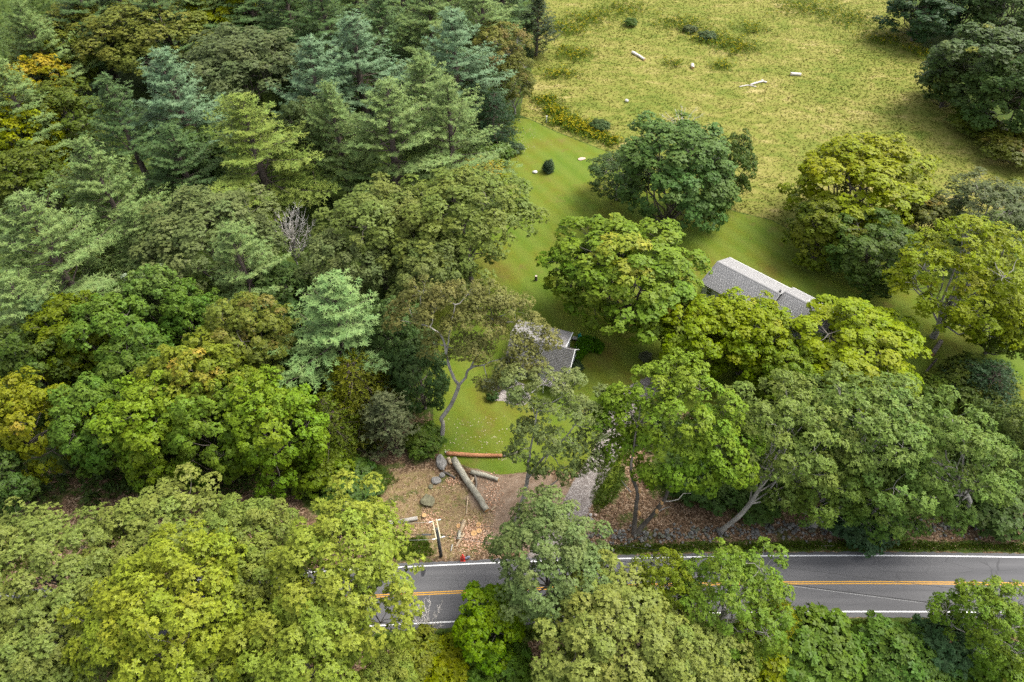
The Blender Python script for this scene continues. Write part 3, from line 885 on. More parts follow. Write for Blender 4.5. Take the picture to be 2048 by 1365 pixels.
    ('airy', 1940, 560, 270, 19, (0.175, 0.195, 0.028), 'tall yellow-green tree with a snapped trunk near the right edge', 'yellow'),
    ('maple', 2020, 640, 130, 12, (0.09, 0.12, 0.022), 'dull green tree at right edge behind the snapped-trunk tree'),
    ('maple', 1970, 130, 200, 18, (0.06, 0.09, 0.03), 'dark tree at the right meadow edge with yellowish upper leaves', 'yellow', [(1972, 226, 0, 0.17), (1992, 182, 4, 0.15)]),
    ('maple', 2040, 190, 150, 17, (0.06, 0.095, 0.028), 'dark tree cut by the right edge above the leaning pale trunks', None, [(2008, 272, 0, 0.2), (2030, 222, 4.5, 0.17)]),
    ('maple', 1905, 165, 100, 10, (0.05, 0.075, 0.02), 'dark low tree shading the meadow margin at right'),
    ('maple', 1850, 20, 140, 13, (0.035, 0.065, 0.025), 'very dark tree in the far corner of the meadow'),
    ('maple', 1935, -5, 150, 16, (0.045, 0.075, 0.026), 'dark tree at the top edge near the right corner'),
    ('maple', 2030, 20, 150, 18, (0.055, 0.085, 0.028), 'dark tree in the top right corner'),
    ('bush', 2020, 300, 110, 5, (0.08, 0.09, 0.02), 'brownish bush at the right edge of the meadow', 'red'),
    ('bush', 1950, 245, 90, 4, (0.065, 0.085, 0.018), 'olive bush below the dark right-hand trees'),
    ('bush', 1415, 72, 30, 2.0, (0.07, 0.1, 0.045), 'dark bush among goldenrod in the upper meadow, right of two'),
    ('bush', 1380, 58, 26, 1.6, (0.075, 0.095, 0.04), 'dark bush among goldenrod in the upper meadow, left of two'),
    ('bush', 1262, 45, 26, 1.8, (0.06, 0.1, 0.025), 'small green bush in the upper left meadow'),
    ('bush', 1200, 252, 36, 2.0, (0.055, 0.085, 0.03), 'dark green bush in the tall weeds behind the lawn'),
    # --- row north of the road, right
    ('airy', 1570, 880, 230, 18, (0.14, 0.17, 0.052), 'olive-green roadside tree with dead twigs, second right of the driveway', None, [(1440, 1063, 0, 0.3), (1500, 1008, 5.5, 0.26)]),
    ('airy', 1735, 870, 270, 19, (0.125, 0.17, 0.052), 'wide roadside tree with pale dead branches, third right of the driveway', None, [(1625, 1050, 0, 0.4), (1690, 1003, 5, 0.33)]),
    ('airy', 1890, 930, 220, 18, (0.135, 0.18, 0.055), 'roadside tree with pale limbs near the right edge', None, [(1905, 1035, 0, 0.3), (1940, 1003, 4, 0.25)]),
    ('oak', 2020, 900, 170, 18, (0.09, 0.115, 0.034), 'dark olive roadside oak cut by the right edge'),
    ('airy', 1650, 960, 180, 12, (0.105, 0.145, 0.036), 'lower spreading tree over the leaf-covered verge'),
    ('airy', 1780, 990, 190, 11, (0.095, 0.14, 0.036), 'low tree spreading above the stone wall'),
    ('bush', 1940, 770, 120, 5, (0.075, 0.1, 0.025), 'bush on the rough grass right of the wide roadside tree', 'yellow'),
    ('hemlock', 2010, 735, 130, 8, (0.05, 0.09, 0.04), 'dark hemlock at right edge under the snapped-trunk tree'),
    ('bush', 1420, 950, 150, 4, (0.05, 0.085, 0.025), 'dark bush under the two-stemmed driveway tree'),
    ('bush', 1510, 1000, 90, 2.5, (0.055, 0.09, 0.025), 'low bush left of the leaning roadside trunk'),
    ('bush', 1720, 1035, 120, 3.5, (0.04, 0.075, 0.035), 'dark bush growing through the stone wall'),
    ('bush', 1860, 790, 90, 4, (0.07, 0.1, 0.022), 'bush beside the stump at the snapped-trunk tree'),
    ('bush', 1985, 1010, 130, 4, (0.055, 0.085, 0.025), 'green bush behind the stone wall at the right edge'),
    ('bush', 700, 960, 110, 3, (0.05, 0.085, 0.022), 'low bush in the dark hollow left of the cedar'),
    ('bush', 640, 930, 120, 5, (0.095, 0.13, 0.022), 'thin bright bush right of the fresh green maple'),
    ('bush', 850, 880, 70, 3, (0.07, 0.105, 0.025), 'bush at the foot of the twisted trunk'),
    # --- south of the road, bottom
    ('oak', 85, 1150, 280, 20, OO, 'olive oak at the left edge over the road'),
    ('oak', 330, 1092, 265, 17, (0.175, 0.195, 0.062), 'olive oak over the road at lower left, farthest back'),
    ('oak', 500, 1085, 190, 16, (0.17, 0.195, 0.06), 'smaller olive oak tucked between the far olive and the bright roadside oak'),
    ('oak', 520, 1190, 190, 16, (0.19, 0.215, 0.062), 'shaded oak in the dip between the two brightest roadside oaks'),
    ('oak', 345, 1218, 300, 23, (0.215, 0.235, 0.05), 'yellow-green oak in the middle of the lower left group'),
    ('oak', 690, 1148, 300, 22, (0.21, 0.235, 0.058), 'bright yellow-green oak hanging over the visible road at left'),
    ('oak', 610, 1310, 280, 18, (0.205, 0.23, 0.056), 'yellow-green oak at the bottom edge below the bright roadside oak'),
    ('oak', 110, 1305, 270, 18, OO, 'olive oak in the bottom left corner'),
    ('oak', 380, 1375, 230, 15, OB, 'bright oak cut by the bottom edge at left'),
    ('oak', 765, 1360, 120, 11, (0.19, 0.215, 0.06), 'oak cut by the bottom edge beside the bare grey sapling'),
    ('oak', 40, 1370, 200, 17, OO, 'olive oak cut by the bottom left corner edge'),
    ('oak', 1102, 1118, 235, 17, (0.14, 0.172, 0.072), 'green oak standing over road and driveway mouth, bottom centre'),
    ('maple', 978, 1248, 150, 9, (0.1, 0.165, 0.02), 'small bright green maple in front of the driveway-mouth oak'),
    ('oak', 1240, 1280, 310, 15, (0.18, 0.195, 0.062), 'large olive oak at the bottom right of centre'),
    ('airy', 1465, 1200, 220, 15, (0.12, 0.165, 0.036), 'green tree over the road beside the large olive oak'),
    ('oak', 1370, 1330, 230, 14, (0.175, 0.195, 0.06), 'olive oak cut by the bottom edge right of centre'),
    ('airy', 1330, 1180, 120, 13, (0.14, 0.165, 0.03), 'thin yellowish tree over the road, right of the driveway-mouth oak'),
    ('hemlock', 1565, 1215, 110, 9, (0.18, 0.19, 0.02), 'yellow-green feathery tree at the near road edge'),
    ('bush', 1640, 1310, 170, 5, (0.075, 0.12, 0.026), 'green bush south of the road, left of the leaf patch'),
    ('bush', 1780, 1320, 150, 5, (0.07, 0.115, 0.028), 'green bush at the bottom below the leaf patch'),
    ('bush', 1850, 1345, 150, 4, (0.06, 0.105, 0.026), 'dark green bush at the bottom edge near the right'),
    ('airy', 1985, 1245, 170, 12, (0.12, 0.17, 0.035), 'light green tree at right edge overhanging the near road edge'),
    ('bush', 1900, 1300, 120, 5, (0.055, 0.1, 0.045), 'bluish green bush beside the overhanging right-edge tree'),
    ('bush', 835, 1318, 110, 4, (0.12, 0.14, 0.03), 'olive bush below the near road line at left'),
    ('bush', 905, 1340, 130, 4, (0.16, 0.18, 0.018), 'yellow-green bush at the bottom edge left of centre'),
    ('bush', 990, 1330, 120, 5, (0.07, 0.12, 0.025), 'green bush below the small bright maple'),
    ('bush', 1560, 1345, 130, 4, (0.12, 0.15, 0.02), 'yellowish bush at the bottom edge under the feathery tree'),
    ('bush', 2010, 1345, 140, 5, (0.09, 0.14, 0.028), 'green bush in the bottom right corner', 'yellow'),
    ('bush', 1170, 1350, 120, 5, (0.1, 0.13, 0.03), 'olive bush at the bottom edge below the large olive oak'),
]
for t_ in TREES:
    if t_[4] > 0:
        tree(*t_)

# --- trees whose stems the photograph shows: built along those stems
def stem_tree(name, stems, lobes, col, label, cat, fol='plain', bark_='oak', seed=1, ctr=None, group=None, **kw):
    rn = np.random.default_rng(seed)
    base = at(*stems[0][0][:2], 0)
    root = empty(name, (base[0], base[1], 0))
    tag(root, label, cat, group)
    off = np.array([base[0], base[1], 0])
    mb = MB()
    ends = []
    for st in stems:
        pts = [at(q[0], q[1], q[2]) - off for q in st]
        if st[0][2] <= 0: pts[0][2] = -0.25
        P = sm_path(pts, 4, 0.04, rn)
        rr = np.interp(np.linspace(0, 1, len(P)), np.linspace(0, 1, len(st)), [q[3] for q in st])
        mb.tube(P, rr * 0.86, 8, cap=False, wob=0.12, rnd=rn)
        ends += [P[i] for i in range(len(P) // 2, len(P))]
    L = []
    for (px, py, z, r) in lobes:
        L.append((*(at(px, py, z) - off), r))
    c0 = np.mean([l[:3] for l in L], axis=0) - np.array([0, 0, 2.0])
    V, F, tint, aut, cl = crown_arrays(rn, L, c0, **kw)
    E = np.array(ends)
    for lb, cc in zip(L, cl):
        lc = np.array(lb[:3])
        s = E[np.argmin(np.linalg.norm(E - lc, axis=1))]
        limb(mb, s, lc, 0.08, 0.035, rn, -0.05)
        for c in cc:
            limb(mb, lc, c, 0.028, 0.01, rn, 0, 3, 4, 0.07)
    mb.build('trunk', BARK[bark_], root, True)
    cr = link('crown', set_normals(fast_mesh(name + '_crown', V, F, FOL[fol], {'tint': tint, 'aut': aut})), root)
    cr.color = (*col, 1)
    return root, off

t1, off1 = stem_tree('leafy_tree', [
    [(1268, 1068, 0, 0.42), (1271, 1030, 3, 0.34), (1275, 985, 7, 0.26), (1264, 955, 9.5, 0.2), (1263, 925, 12, 0.15), (1275, 850, 16, 0.1)],
    [(1270, 1068, 0, 0.4), (1300, 1035, 2.6, 0.33), (1326, 1003, 5.6, 0.28), (1345, 965, 8.6, 0.22), (1368, 950, 10.5, 0.18), (1400, 890, 14, 0.1)]],
    [(1250, 890, 12, 1.9), (1270, 830, 16, 2.2), (1300, 770, 19, 2.2), (1355, 745, 20, 2.3), (1240, 800, 17, 1.7), (1330, 820, 18, 2.3), (1400, 780, 20, 2.1), (1445, 820, 18, 2.1),
     (1390, 850, 17, 2.2), (1330, 890, 14, 2.0), (1440, 890, 15, 2.1), (1385, 915, 13, 1.9), (1470, 940, 13, 1.8), (1410, 960, 11, 1.6), (1355, 945, 12, 1.6), (1300, 940, 11, 1.5), (1490, 880, 14, 1.7), (1310, 850, 16, 2.2), (1360, 790, 19, 2.2), (1420, 850, 17, 2.2), (1280, 880, 13, 1.9), (1380, 880, 15, 2.0), (1220, 830, 15, 1.6)],
    (0.155, 0.225, 0.04), 'bright green tree on two forked stems right of the driveway', 'tree', 'plain', 'oak', 31, clumps=9, clump_r=(0.6, 1.1), sprigs=46, k=5, leaf=(0.27, 0.18), flat=0.8)
for (px, py, z, dx, dz) in ((1277, 1026, 3.4, 0.1, 0.1), (1275, 980, 7.2, 0.25, 0.05), (1325, 1004, 5.5, -0.15, 0.1), (1315, 1021, 4.2, -0.2, 0.0)):
    p = at(px, py, z) - off1
    mb = MB()
    mb.tube([p + np.array([dx * 0.2, 0.1, 0]), p + np.array([dx, -0.42, 0.12 + dz])], [0.2, 0.19], 8)
    mb.build('cut_stub', M_CUT, t1)
rn = np.random.default_rng(8)
for a_, b_ in (((1330, 1003, 5.6), (1382, 987, 5.2)), ((1318, 1022, 4.2), (1340, 1014, 4.4)), ((1262, 985, 7), (1243, 962, 7.4)), ((1275, 985, 7), (1268, 960, 9))):
    mb = MB()
    limb(mb, at(*a_) - off1, at(*b_) - off1, 0.09, 0.03, rn, 0.02)
    mb.build('bare_branch', BARK['pale'], t1)

t2, off2 = stem_tree('leafy_tree', [
    [(1028, 1052, 0, 0.4), (1042, 1011, 3.4, 0.35), (1054, 966, 7, 0.29), (1056, 931, 9.6, 0.19), (1062, 896, 12, 0.14), (1075, 820, 17, 0.08)],
    [(1055, 958, 7.4, 0.2), (1080, 924, 9.5, 0.17), (1119, 889, 12, 0.12), (1150, 850, 14, 0.07)],
    [(1061, 995, 4.5, 0.15), (1090, 978, 5.4, 0.12), (1118, 958, 6.5, 0.07)],
    [(1075, 890, 12, 0.1), (1072, 840, 15, 0.08), (1055, 790, 18, 0.05)]],
    [(1050, 800, 17, 1.6), (1090, 765, 19, 1.9), (1060, 860, 14, 1.5), (1140, 780, 18, 1.9), (1110, 820, 16, 1.9), (1160, 830, 15.5, 1.9), (1195, 860, 13.5, 1.7), (1100, 880, 13, 1.7),
     (1150, 890, 12, 1.7), (1185, 910, 10.5, 1.5), (1130, 935, 9.5, 1.6), (1085, 930, 10, 1.2), (1040, 900, 12, 1.1), (1205, 800, 15, 1.5), (1030, 760, 18, 1.2)],
    (0.145, 0.175, 0.065), 'pale-stemmed open tree left of the driveway in front of the small house', 'tree', 'plain', 'pale', 32, clumps=9, clump_r=(0.6, 1.05), sprigs=38, k=5, leaf=(0.26, 0.15), flat=0.7, th=(40, 100))

t3, off3 = stem_tree('leafy_tree', [
    [(877, 893, 0, 0.42), (884, 868, 2, 0.36), (886, 850, 3.5, 0.33), (883, 836, 5, 0.34), (902, 812, 6.8, 0.33), (916, 777, 10, 0.3), (918, 768, 10.6, 0.28)],
    [(917, 770, 10.4, 0.24), (904, 750, 12, 0.23), (893, 707, 15.5, 0.18), (884, 675, 18, 0.13), (860, 655, 19.5, 0.1), (830, 646, 20, 0.06)],
    [(917, 772, 10.4, 0.22), (930, 757, 11.8, 0.2), (941, 737, 13.3, 0.18), (975, 727, 14.5, 0.12), (1010, 715, 16, 0.06)],
    [(941, 737, 13.3, 0.16), (965, 690, 16.5, 0.1), (985, 640, 20, 0.06)],
    [(893, 707, 15.5, 0.14), (900, 660, 19, 0.09), (910, 610, 22, 0.05)]],
    [(815, 610, 20, 1.6), (845, 585, 21.5, 1.7), (890, 595, 22, 1.8), (935, 590, 22, 1.8), (980, 600, 22, 1.8), (1025, 620, 21, 1.8), (1060, 650, 19.5, 1.6), (1085, 680, 18, 1.5), (930, 640, 20, 1.6),
     (985, 660, 19, 1.8), (1030, 690, 17.5, 1.8), (960, 705, 16.5, 1.5), (1005, 730, 15.5, 1.5), (1060, 725, 16, 1.5), (850, 640, 20, 1.4), (975, 760, 13, 1.2), (905, 655, 19, 1.2), (800, 640, 19, 1.2), (940, 685, 17, 1.5), (870, 690, 16, 1.4), (915, 700, 15.5, 1.2), (960, 620, 21, 1.7), (870, 620, 21, 1.5)],
    (0.16, 0.16, 0.055), 'sparse yellowing tree on a twisted pale trunk left of the small house', 'tree', 'plain', 'pale', 33, clumps=10, clump_r=(0.8, 1.3), sprigs=52, k=5, leaf=(0.26, 0.13), flat=0.6, th=(40, 110), fill=0.3)

# --- bare dead trees
def bare(name, base, tips, label, cat='dead tree', r0=0.22, bark_='dead', seed=5, forks=3, twig=0.35, sides=5):
    rn = np.random.default_rng(seed)
    b = at(base[0], base[1], base[2] if len(base) > 2 else 0)
    zb = b[2]
    root = empty(name, (b[0], b[1], 0))
    tag(root, label, cat)
    mb = MB(); mt = MB()
    b = np.array([b[0], b[1], 0.0])
    if zb > 0:
        mb.tube([(0, 0, -0.2), (0.1, 0.05, zb * 0.5), (0, 0, zb)], [r0 * 1.5, r0 * 1.3, r0], sides + 2, cap=False)
    for (px, py, z) in tips:
        e = at(px, py, z) - b
        st = np.array([0, 0, -0.2]) if zb == 0 else np.array([0, 0, zb - 0.1])
        ev = e - st
        el_ = np.linalg.norm(ev)
        md = st + ev * 0.5 + np.array([ev[0] * -0.14, ev[1] * -0.1, 0.0]) + rn.normal(0, 0.02, 3) * el_
        P = sm_path([st, md, e], 6, 0.015 * el_, rn)
        mb.tube(P, np.linspace(r0, 0.02, len(P)), sides, cap=False)
        for q in range(forks):
            i = int(rn.uniform(0.4, 0.92) * (len(P) - 1))
            L = el_ * twig * rn.uniform(0.5, 1.2) * (1.1 - i / len(P))
            d = unit(unit(P[min(i + 1, len(P) - 1)] - P[i - 1]) + rn.normal(0, 0.38, 3))
            T = limb(mt, P[i], P[i] + d * L, max(0.02, r0 * 0.22), 0.012, rn, 0.02, 4, 4, 0.05)
            for _ in range(3):
                j = rn.integers(1, 4)
                limb(mt, T[j], T[j] + unit(d + rn.normal(0, 0.6, 3)) * L * 0.4, 0.016, 0.008, rn, 0, 2, 3, 0.05)
    mb.build('trunk', BARK[bark_], root, True)
    mt.build('twigs', BARK[bark_], root, True)['kind'] = 'stuff'
    return root
bare('dead_tree', (592, 522, 5.5), [(548, 420, 15), (566, 425, 16), (578, 408, 17), (592, 404, 18), (604, 400, 18), (612, 415, 17), (626, 465, 13), (540, 448, 12), (548, 472, 11), (618, 430, 16), (585, 438, 14), (534, 436, 13), (632, 438, 14), (640, 468, 12), (572, 416, 16), (598, 420, 16), (560, 455, 12)],
     'bleached bare dead tree fanning out between the oaks', r0=0.13, seed=6, forks=7, twig=0.36)
bare('dead_sapling', (862, 1278), [(848, 1196, 5), (836, 1205, 4.6), (870, 1222, 4.2), (885, 1200, 5), (815, 1215, 3.4), (885, 1245, 2.4), (858, 1190, 5), (826, 1240, 2.5)],
     'bare grey sapling in front of the near road line', 'dead tree', r0=0.07, seed=7, forks=7, twig=0.4)
bare('dead_tree', (1365, 262, 13), [(1330, 224, 16.5), (1318, 228, 16), (1370, 215, 17.5), (1362, 208, 17.5), (1395, 213, 17.5), (1410, 226, 17), (1350, 218, 17)],
     'bare white dead twigs topping the large dark maple, built as their own tree', 'dead tree', r0=0.09, seed=9, forks=4)  # dead top of the maple, modelled as a tree of its own
bare('dead_tree', (548, 42, 6), [(545, -20, 17), (520, 10, 12), (590, 4, 13)], 'bare grey trunk with level branches at the top edge', r0=0.2, seed=12, forks=2, bark_='oak')

# ------------------------------------------------------------------ houses
def shingle_mat(name, c0, c1):
    t = NT(name)
    a1 = t.n('ShaderNodeAttribute', attribute_name='tint').outputs['Fac']
    nz = t.noise(t.obj(), 1.1, 5, 0.6)
    f = t.math('ADD', t.math('MULTIPLY', a1, 0.7), t.math('MULTIPLY', nz, 0.35))
    return t.out(t.bsdf(t.ramp(f, [(0.15, c0), (0.85, c1)]), 0.92, 0.15))
M_SH1 = shingle_mat('shingles_grey', (0.235, 0.23, 0.224), (0.268, 0.262, 0.256))
M_SH2 = shingle_mat('shingles_tan', (0.21, 0.195, 0.18), (0.32, 0.3, 0.28))
M_SH3 = shingle_mat('shingles_pale', (0.26, 0.245, 0.23), (0.3, 0.285, 0.27))
M_TRIM = simple('white_trim', (0.74, 0.74, 0.72), 0.6, 0.06, 3)
M_CLAP = simple('white_clapboard', (0.66, 0.66, 0.64), 0.7, 0.08, 2)
M_SIDING = simple('blue_grey_siding', (0.3, 0.33, 0.35), 0.7, 0.1, 2)
M_GLASS = simple('window_glass', (0.03, 0.035, 0.04), 0.12, 0.2, 1, 0.6)
M_METAL = simple('galvanised', (0.4, 0.4, 0.4), 0.45, 0.15, 6, 0.5, 0.6)
M_DARK = simple('dark_metal', (0.05, 0.05, 0.05), 0.5)

def roof_plane(root, r0, r1, e1, e0, mat, seed=1, ex=0.2, wd_=0.33, tm=0.1, lift=0.014, name='roof'):
    """a slab from ridge r0-r1 down to eave e0-e1 with lapped shingles on it"""
    r0, r1, e0, e1 = (np.array(q, float) for q in (r0, r1, e0, e1))
    n = unit(np.cross(r1 - r0, e0 - r0))
    if n[2] < 0: n = -n
    mb = MB()
    top = [r0, r1, e1, e0]
    mb.add([q - n * tm for q in top] + top, [(0, 1, 2, 3), (7, 6, 5, 4), (0, 4, 5, 1), (1, 5, 6, 2), (2, 6, 7, 3), (3, 7, 4, 0)])
    panel = mb.build(name, M_TRIM, root)
    rn = np.random.default_rng(seed)
    Lv = np.linalg.norm(e0 - r0); nr = max(1, int(round(Lv / ex)))
    V, F, T = [], [], []
    for i in range(nr):
        f0, f1 = i / nr, (i + 1.0) / nr + 0.02 / Lv
        a0, a1 = r0 + (e0 - r0) * f0, r1 + (e1 - r1) * f0
        b0, b1 = r0 + (e0 - r0) * min(f1, 1.01), r1 + (e1 - r1) * min(f1, 1.01)
        Lu = np.linalg.norm(a1 - a0)
        nu = max(1, int(round(Lu / wd_)))
        g = (np.arange(nu + 1) + (0.5 if i % 2 else 0)) / nu
        g = np.clip(g + rn.normal(0, 0.04 / nu, nu + 1), 0, 1); g[0] = 0; g[-1] = 1
        for k in range(nu):
            if g[k + 1] - g[k] < 1e-4: continue
            l_ = lift * rn.uniform(0.75, 1.35)
            gap = 0.012 / Lu
            p = [a0 + (a1 - a0) * (g[k] + gap) + n * 0.006, a0 + (a1 - a0) * (g[k + 1] - gap) + n * 0.006,
                 b0 + (b1 - b0) * (g[k + 1] - gap) + n * l_, b0 + (b1 - b0) * (g[k] + gap) + n * l_]
            base = len(V)
            V += p + [p[2] - n * (l_ - 0.004), p[3] - n * (l_ - 0.004)]
            F += [(base, base + 1, base + 2, base + 3), (base + 3, base + 2, base + 4, base + 5)]
            T += [rn.random()] * 6
    o = link('shingles', fast_mesh('shingles', V, F, mat, {'tint': T}), panel)
    o['kind'] = 'stuff'
    return panel

def wall(root, p0, p1, z0, z1, mat, gable=None, name='wall', t=0.15):
    """an upright wall slab between two points of the plan; gable = (plan point, height) of its peak"""
    p0, p1 = np.array(p0, float), np.array(p1, float)
    d = unit(p1 - p0); nn = np.array([-d[1], d[0]]) * t
    prof = [(p0, z0), (p1, z0), (p1, z1)]
    if gable: prof.append((np.array(gable[0], float), gable[1]))
    prof.append((p0, z1))
    k = len(prof)
    vs = [(q[0][0], q[0][1], q[1]) for q in prof] + [(q[0][0] + nn[0], q[0][1] + nn[1], q[1]) for q in prof]
    fs = [tuple(range(k)), tuple(range(2 * k - 1, k - 1, -1))] + [(i, i + k, (i + 1) % k + k, (i + 1) % k) for i in range(k)]
    mb = MB(); mb.add(vs, fs)
    return mb.build(name, mat, root)

def window(root, x, y, z, w, h, along='x', side=-1):
    mb = MB(); t = 0.06
    s = (w, t, h) if along == 'x' else (t, w, h)
    o = (0, side * 0.03, 0) if along == 'x' else (side * 0.03, 0, 0)
    c = (x + o[0], y + o[1], z)
    for dx, dz, a_, b_ in ((-w / 2, 0, 0.1, h + 0.2), (w / 2, 0, 0.1, h + 0.2), (0, h / 2, w, 0.1), (0, -h / 2, w, 0.1), (0, 0, w, 0.05)):
        if along == 'x': mb.box((c[0] + dx, c[1] + side * 0.02, c[2] + dz), (a_, t + 0.02, b_))
        else: mb.box((c[0] + side * 0.02, c[1] + dx, c[2] + dz), (t + 0.02, a_, b_))
    f = mb.build('window', M_TRIM, root)
    mb = MB(); mb.box(c, s); mb.build('pane', M_GLASS, f)

# --- the long grey-roofed house
hb = empty('grey_house', (34.4, 86.9, 0), math.atan2(-0.694, 0.72))
tag(hb, 'long house with low light grey roof half hidden behind bright maples', 'house')
x0, x1, yb, yf, ze, zr = -0.6, 10.9, 4.5, -4.5, 5.35, 7.15
roof_plane(hb, (x0, 0, zr), (x1, 0, zr), (x1, yb, ze), (x0, yb, ze), M_SH1, 1)
roof_plane(hb, (x0, 0, zr), (x1, 0, zr), (x1, yf, ze), (x0, yf, ze), M_SH1, 2)
mb = MB()
mb.add([(x0, -0.16, zr - 0.01), (x1, -0.16, zr - 0.01), (x1, 0, zr + 0.07), (x0, 0, zr + 0.07), (x0, 0.16, zr - 0.01), (x1, 0.16, zr - 0.01)], [(0, 1, 2, 3), (3, 2, 5, 4)])
mb.build('ridge_cap', M_SH1, hb)
wall(hb, (x0 + 0.4, yf + 0.5), (x1, yf + 0.5), 0, ze + 0.03, M_CLAP)
wall(hb, (x1, yb - 0.5), (x0 + 0.4, yb - 0.5), 0, ze + 0.03, M_CLAP)
wall(hb, (x0 + 0.38, yb - 0.5), (x0 + 0.38, yf + 0.5), 0, ze + 0.03, M_CLAP, ((x0 + 0.38, 0), zr - 0.16))
wall(hb, (x1 - 0.3, yf + 0.5), (x1 - 0.3, yb - 0.5), 0, ze + 0.03, M_CLAP, ((x1 - 0.3, 0), zr - 0.16))
for wx in (1.2, 3.6, 6.2, 8.8):
    window(hb, wx, yf + 0.48, 1.6, 1.0, 1.4); window(hb, wx, yf + 0.48, 4.1, 1.0, 1.3)
for wy in (-1.8, 1.8):
    window(hb, x0 + 0.24, wy, 1.6, 1.0, 1.4, 'y', -1); window(hb, x0 + 0.24, wy, 4.1, 1.0, 1.3, 'y', -1)
mb = MB(); mb.box((5.0, yf + 0.44, 1.05), (1.0, 0.08, 2.1)); dr_ = mb.build('door', simple('door_paint', (0.2, 0.05, 0.04)), hb)
mb = MB(); mb.box((5.38, yf + 0.36, 1.0), (0.06, 0.08, 0.14)); mb.build('handle', M_METAL, dr_)
wx0, wx1, wb, wf, we, wr, wc = 10.9, 19.5, 5.4, -1.9, 5.05, 6.55, 1.75
roof_plane(hb, (wx0, wc, wr), (wx1, wc, wr), (wx1, wb, we), (wx0, wb, we), M_SH1, 3, name='wing_roof')
roof_plane(hb, (wx0, wc, wr), (wx1, wc, wr), (wx1, wf, we), (wx0, wf, we), M_SH1, 4, name='wing_roof')
mb = MB()
mb.add([(wx0, wc - 0.16, wr - 0.01), (wx1, wc - 0.16, wr - 0.01), (wx1, wc, wr + 0.07), (wx0, wc, wr + 0.07), (wx0, wc + 0.16, wr - 0.01), (wx1, wc + 0.16, wr - 0.01)], [(0, 1, 2, 3), (3, 2, 5, 4)])
mb.build('ridge_cap', M_SH1, hb)
wall(hb, (wx0, wf + 0.4), (wx1 - 0.3, wf + 0.4), 0, we + 0.03, M_SIDING)
wall(hb, (wx1 - 0.3, wb - 0.4), (wx0, wb - 0.4), 0, we + 0.03, M_SIDING)
wall(hb, (wx1 - 0.3, wf + 0.4), (wx1 - 0.3, wb - 0.4), 0, we + 0.03, M_SIDING, ((wx1 - 0.3, wc), wr - 0.16))
for wx in (12.6, 15.2, 17.8): window(hb, wx, wf + 0.38, 1.7, 1.1, 1.3)
mb = MB(); mb.tube([(10.55, 0.6, 6.4), (10.55, 0.6, 7.35)], 0.16, 8); vp = mb.build('chimney_flue', M_DARK, hb)
for (vx, vy, vz) in ((8.7, -0.9, 6.6), (14.6, 3.2, 5.85), (13.6, -0.7, 5.45)):
    mb = MB(); mb.box((vx, vy, vz + 0.08), (0.32, 0.26, 0.16), taper=0.75); mb.build('roof_vent', M_METAL, hb)
mb = MB(); mb.box((wx1 - 4.3, wb + 0.02, we - 0.06), (8.5, 0.1, 0.12)); mb.build('gutter', M_TRIM, hb)
mb = MB(); mb.box(((x0 + x1) / 2, yb + 0.06, ze - 0.07), (x1 - x0, 0.1, 0.12)); mb.build('gutter', M_TRIM, hb)

# --- the small house with the raised back dormer
sh = empty('small_house', (9.25, 68.63, 0), math.atan2(-0.326, 0.945))
tag(sh, 'small house with tan shingled roof and pale raised dormer beside the lawn', 'house')
X0, X1, XD = -10.0, 0.0, -1.55
zr, ze, yf = 5.8, 2.6, -3.2
roof_plane(sh, (X0, 0, zr), (X1, 0, zr), (X1, yf, ze), (X0, yf, ze), M_SH2, 5, 0.24, 0.3, lift=0.035)
roof_plane(sh, (XD, 0, zr - 0.004), (X1, 0, zr - 0.004), (X1, 3.2, ze), (XD, 3.2, ze), M_SH2, 6, 0.24, 0.3, lift=0.03)
roof_plane(sh, (X0 - 0.1, 0, zr + 0.03), (XD + 0.15, 0, zr + 0.03), (XD + 0.15, 4.1, 5.0), (X0 - 0.1, 4.1, 5.0), M_SH3, 7, 0.26, 0.9, lift=0.012, name='dormer_roof')
wall(sh, (X0 + 0.3, yf + 0.35), (X1 - 0.3, yf + 0.35), 0, ze + 0.1, M_CLAP)
wall(sh, (X1 - 0.3, 3.0), (X0 + 0.3, 3.0), 0, ze, M_CLAP)
wall(sh, (XD, 3.75), (X0 + 0.3, 3.75), 0, 4.95, M_CLAP, name='dormer_wall')
wall(sh, (XD - 0.05, 0.2), (XD - 0.05, 3.7), 2.8, 4.98, M_CLAP, name='dormer_cheek')
wall(sh, (X0 + 0.3, 3.0), (X0 + 0.3, yf + 0.35), 0, ze, M_CLAP, ((X0 + 0.3, 0), zr - 0.2))
wall(sh, (X1 - 0.3, yf + 0.35), (X1 - 0.3, 3.0), 0, ze, M_SIDING, ((X1 - 0.3, 0), zr - 0.2))
def board(a_, b_, w=0.16, h=0.2):
    mb = MB(); mb.tube([a_, b_], [w * 0.6, w * 0.6], 4); mb.build('rake_board', M_TRIM, sh)
board((X1 + 0.06, 0, zr - 0.02), (X1 + 0.06, yf - 0.05, ze - 0.02)); board((X1 + 0.06, 0, zr - 0.02), (X1 + 0.06, 3.25, ze - 0.02)); board((XD + 0.2, 0.05, zr + 0.02), (XD + 0.2, 4.12, 5.0))
for wx in (-2.2, -4.6, -7.4): window(sh, wx, yf + 0.33, 1.4, 0.9, 1.1)
for wx in (-3.2, -6.0, -8.6): window(sh, wx, 3.78, 3.9, 0.9, 0.9, 'x', 1)
mb = MB(); mb.box((-6.0, yf + 0.3, 1.0), (0.95, 0.08, 2.0)); dr_ = mb.build('door', simple('door_green', (0.04, 0.08, 0.05)), sh)
mb = MB(); mb.box((-5.65, yf + 0.22, 1.0), (0.06, 0.08, 0.12)); mb.build('handle', M_METAL, dr_)
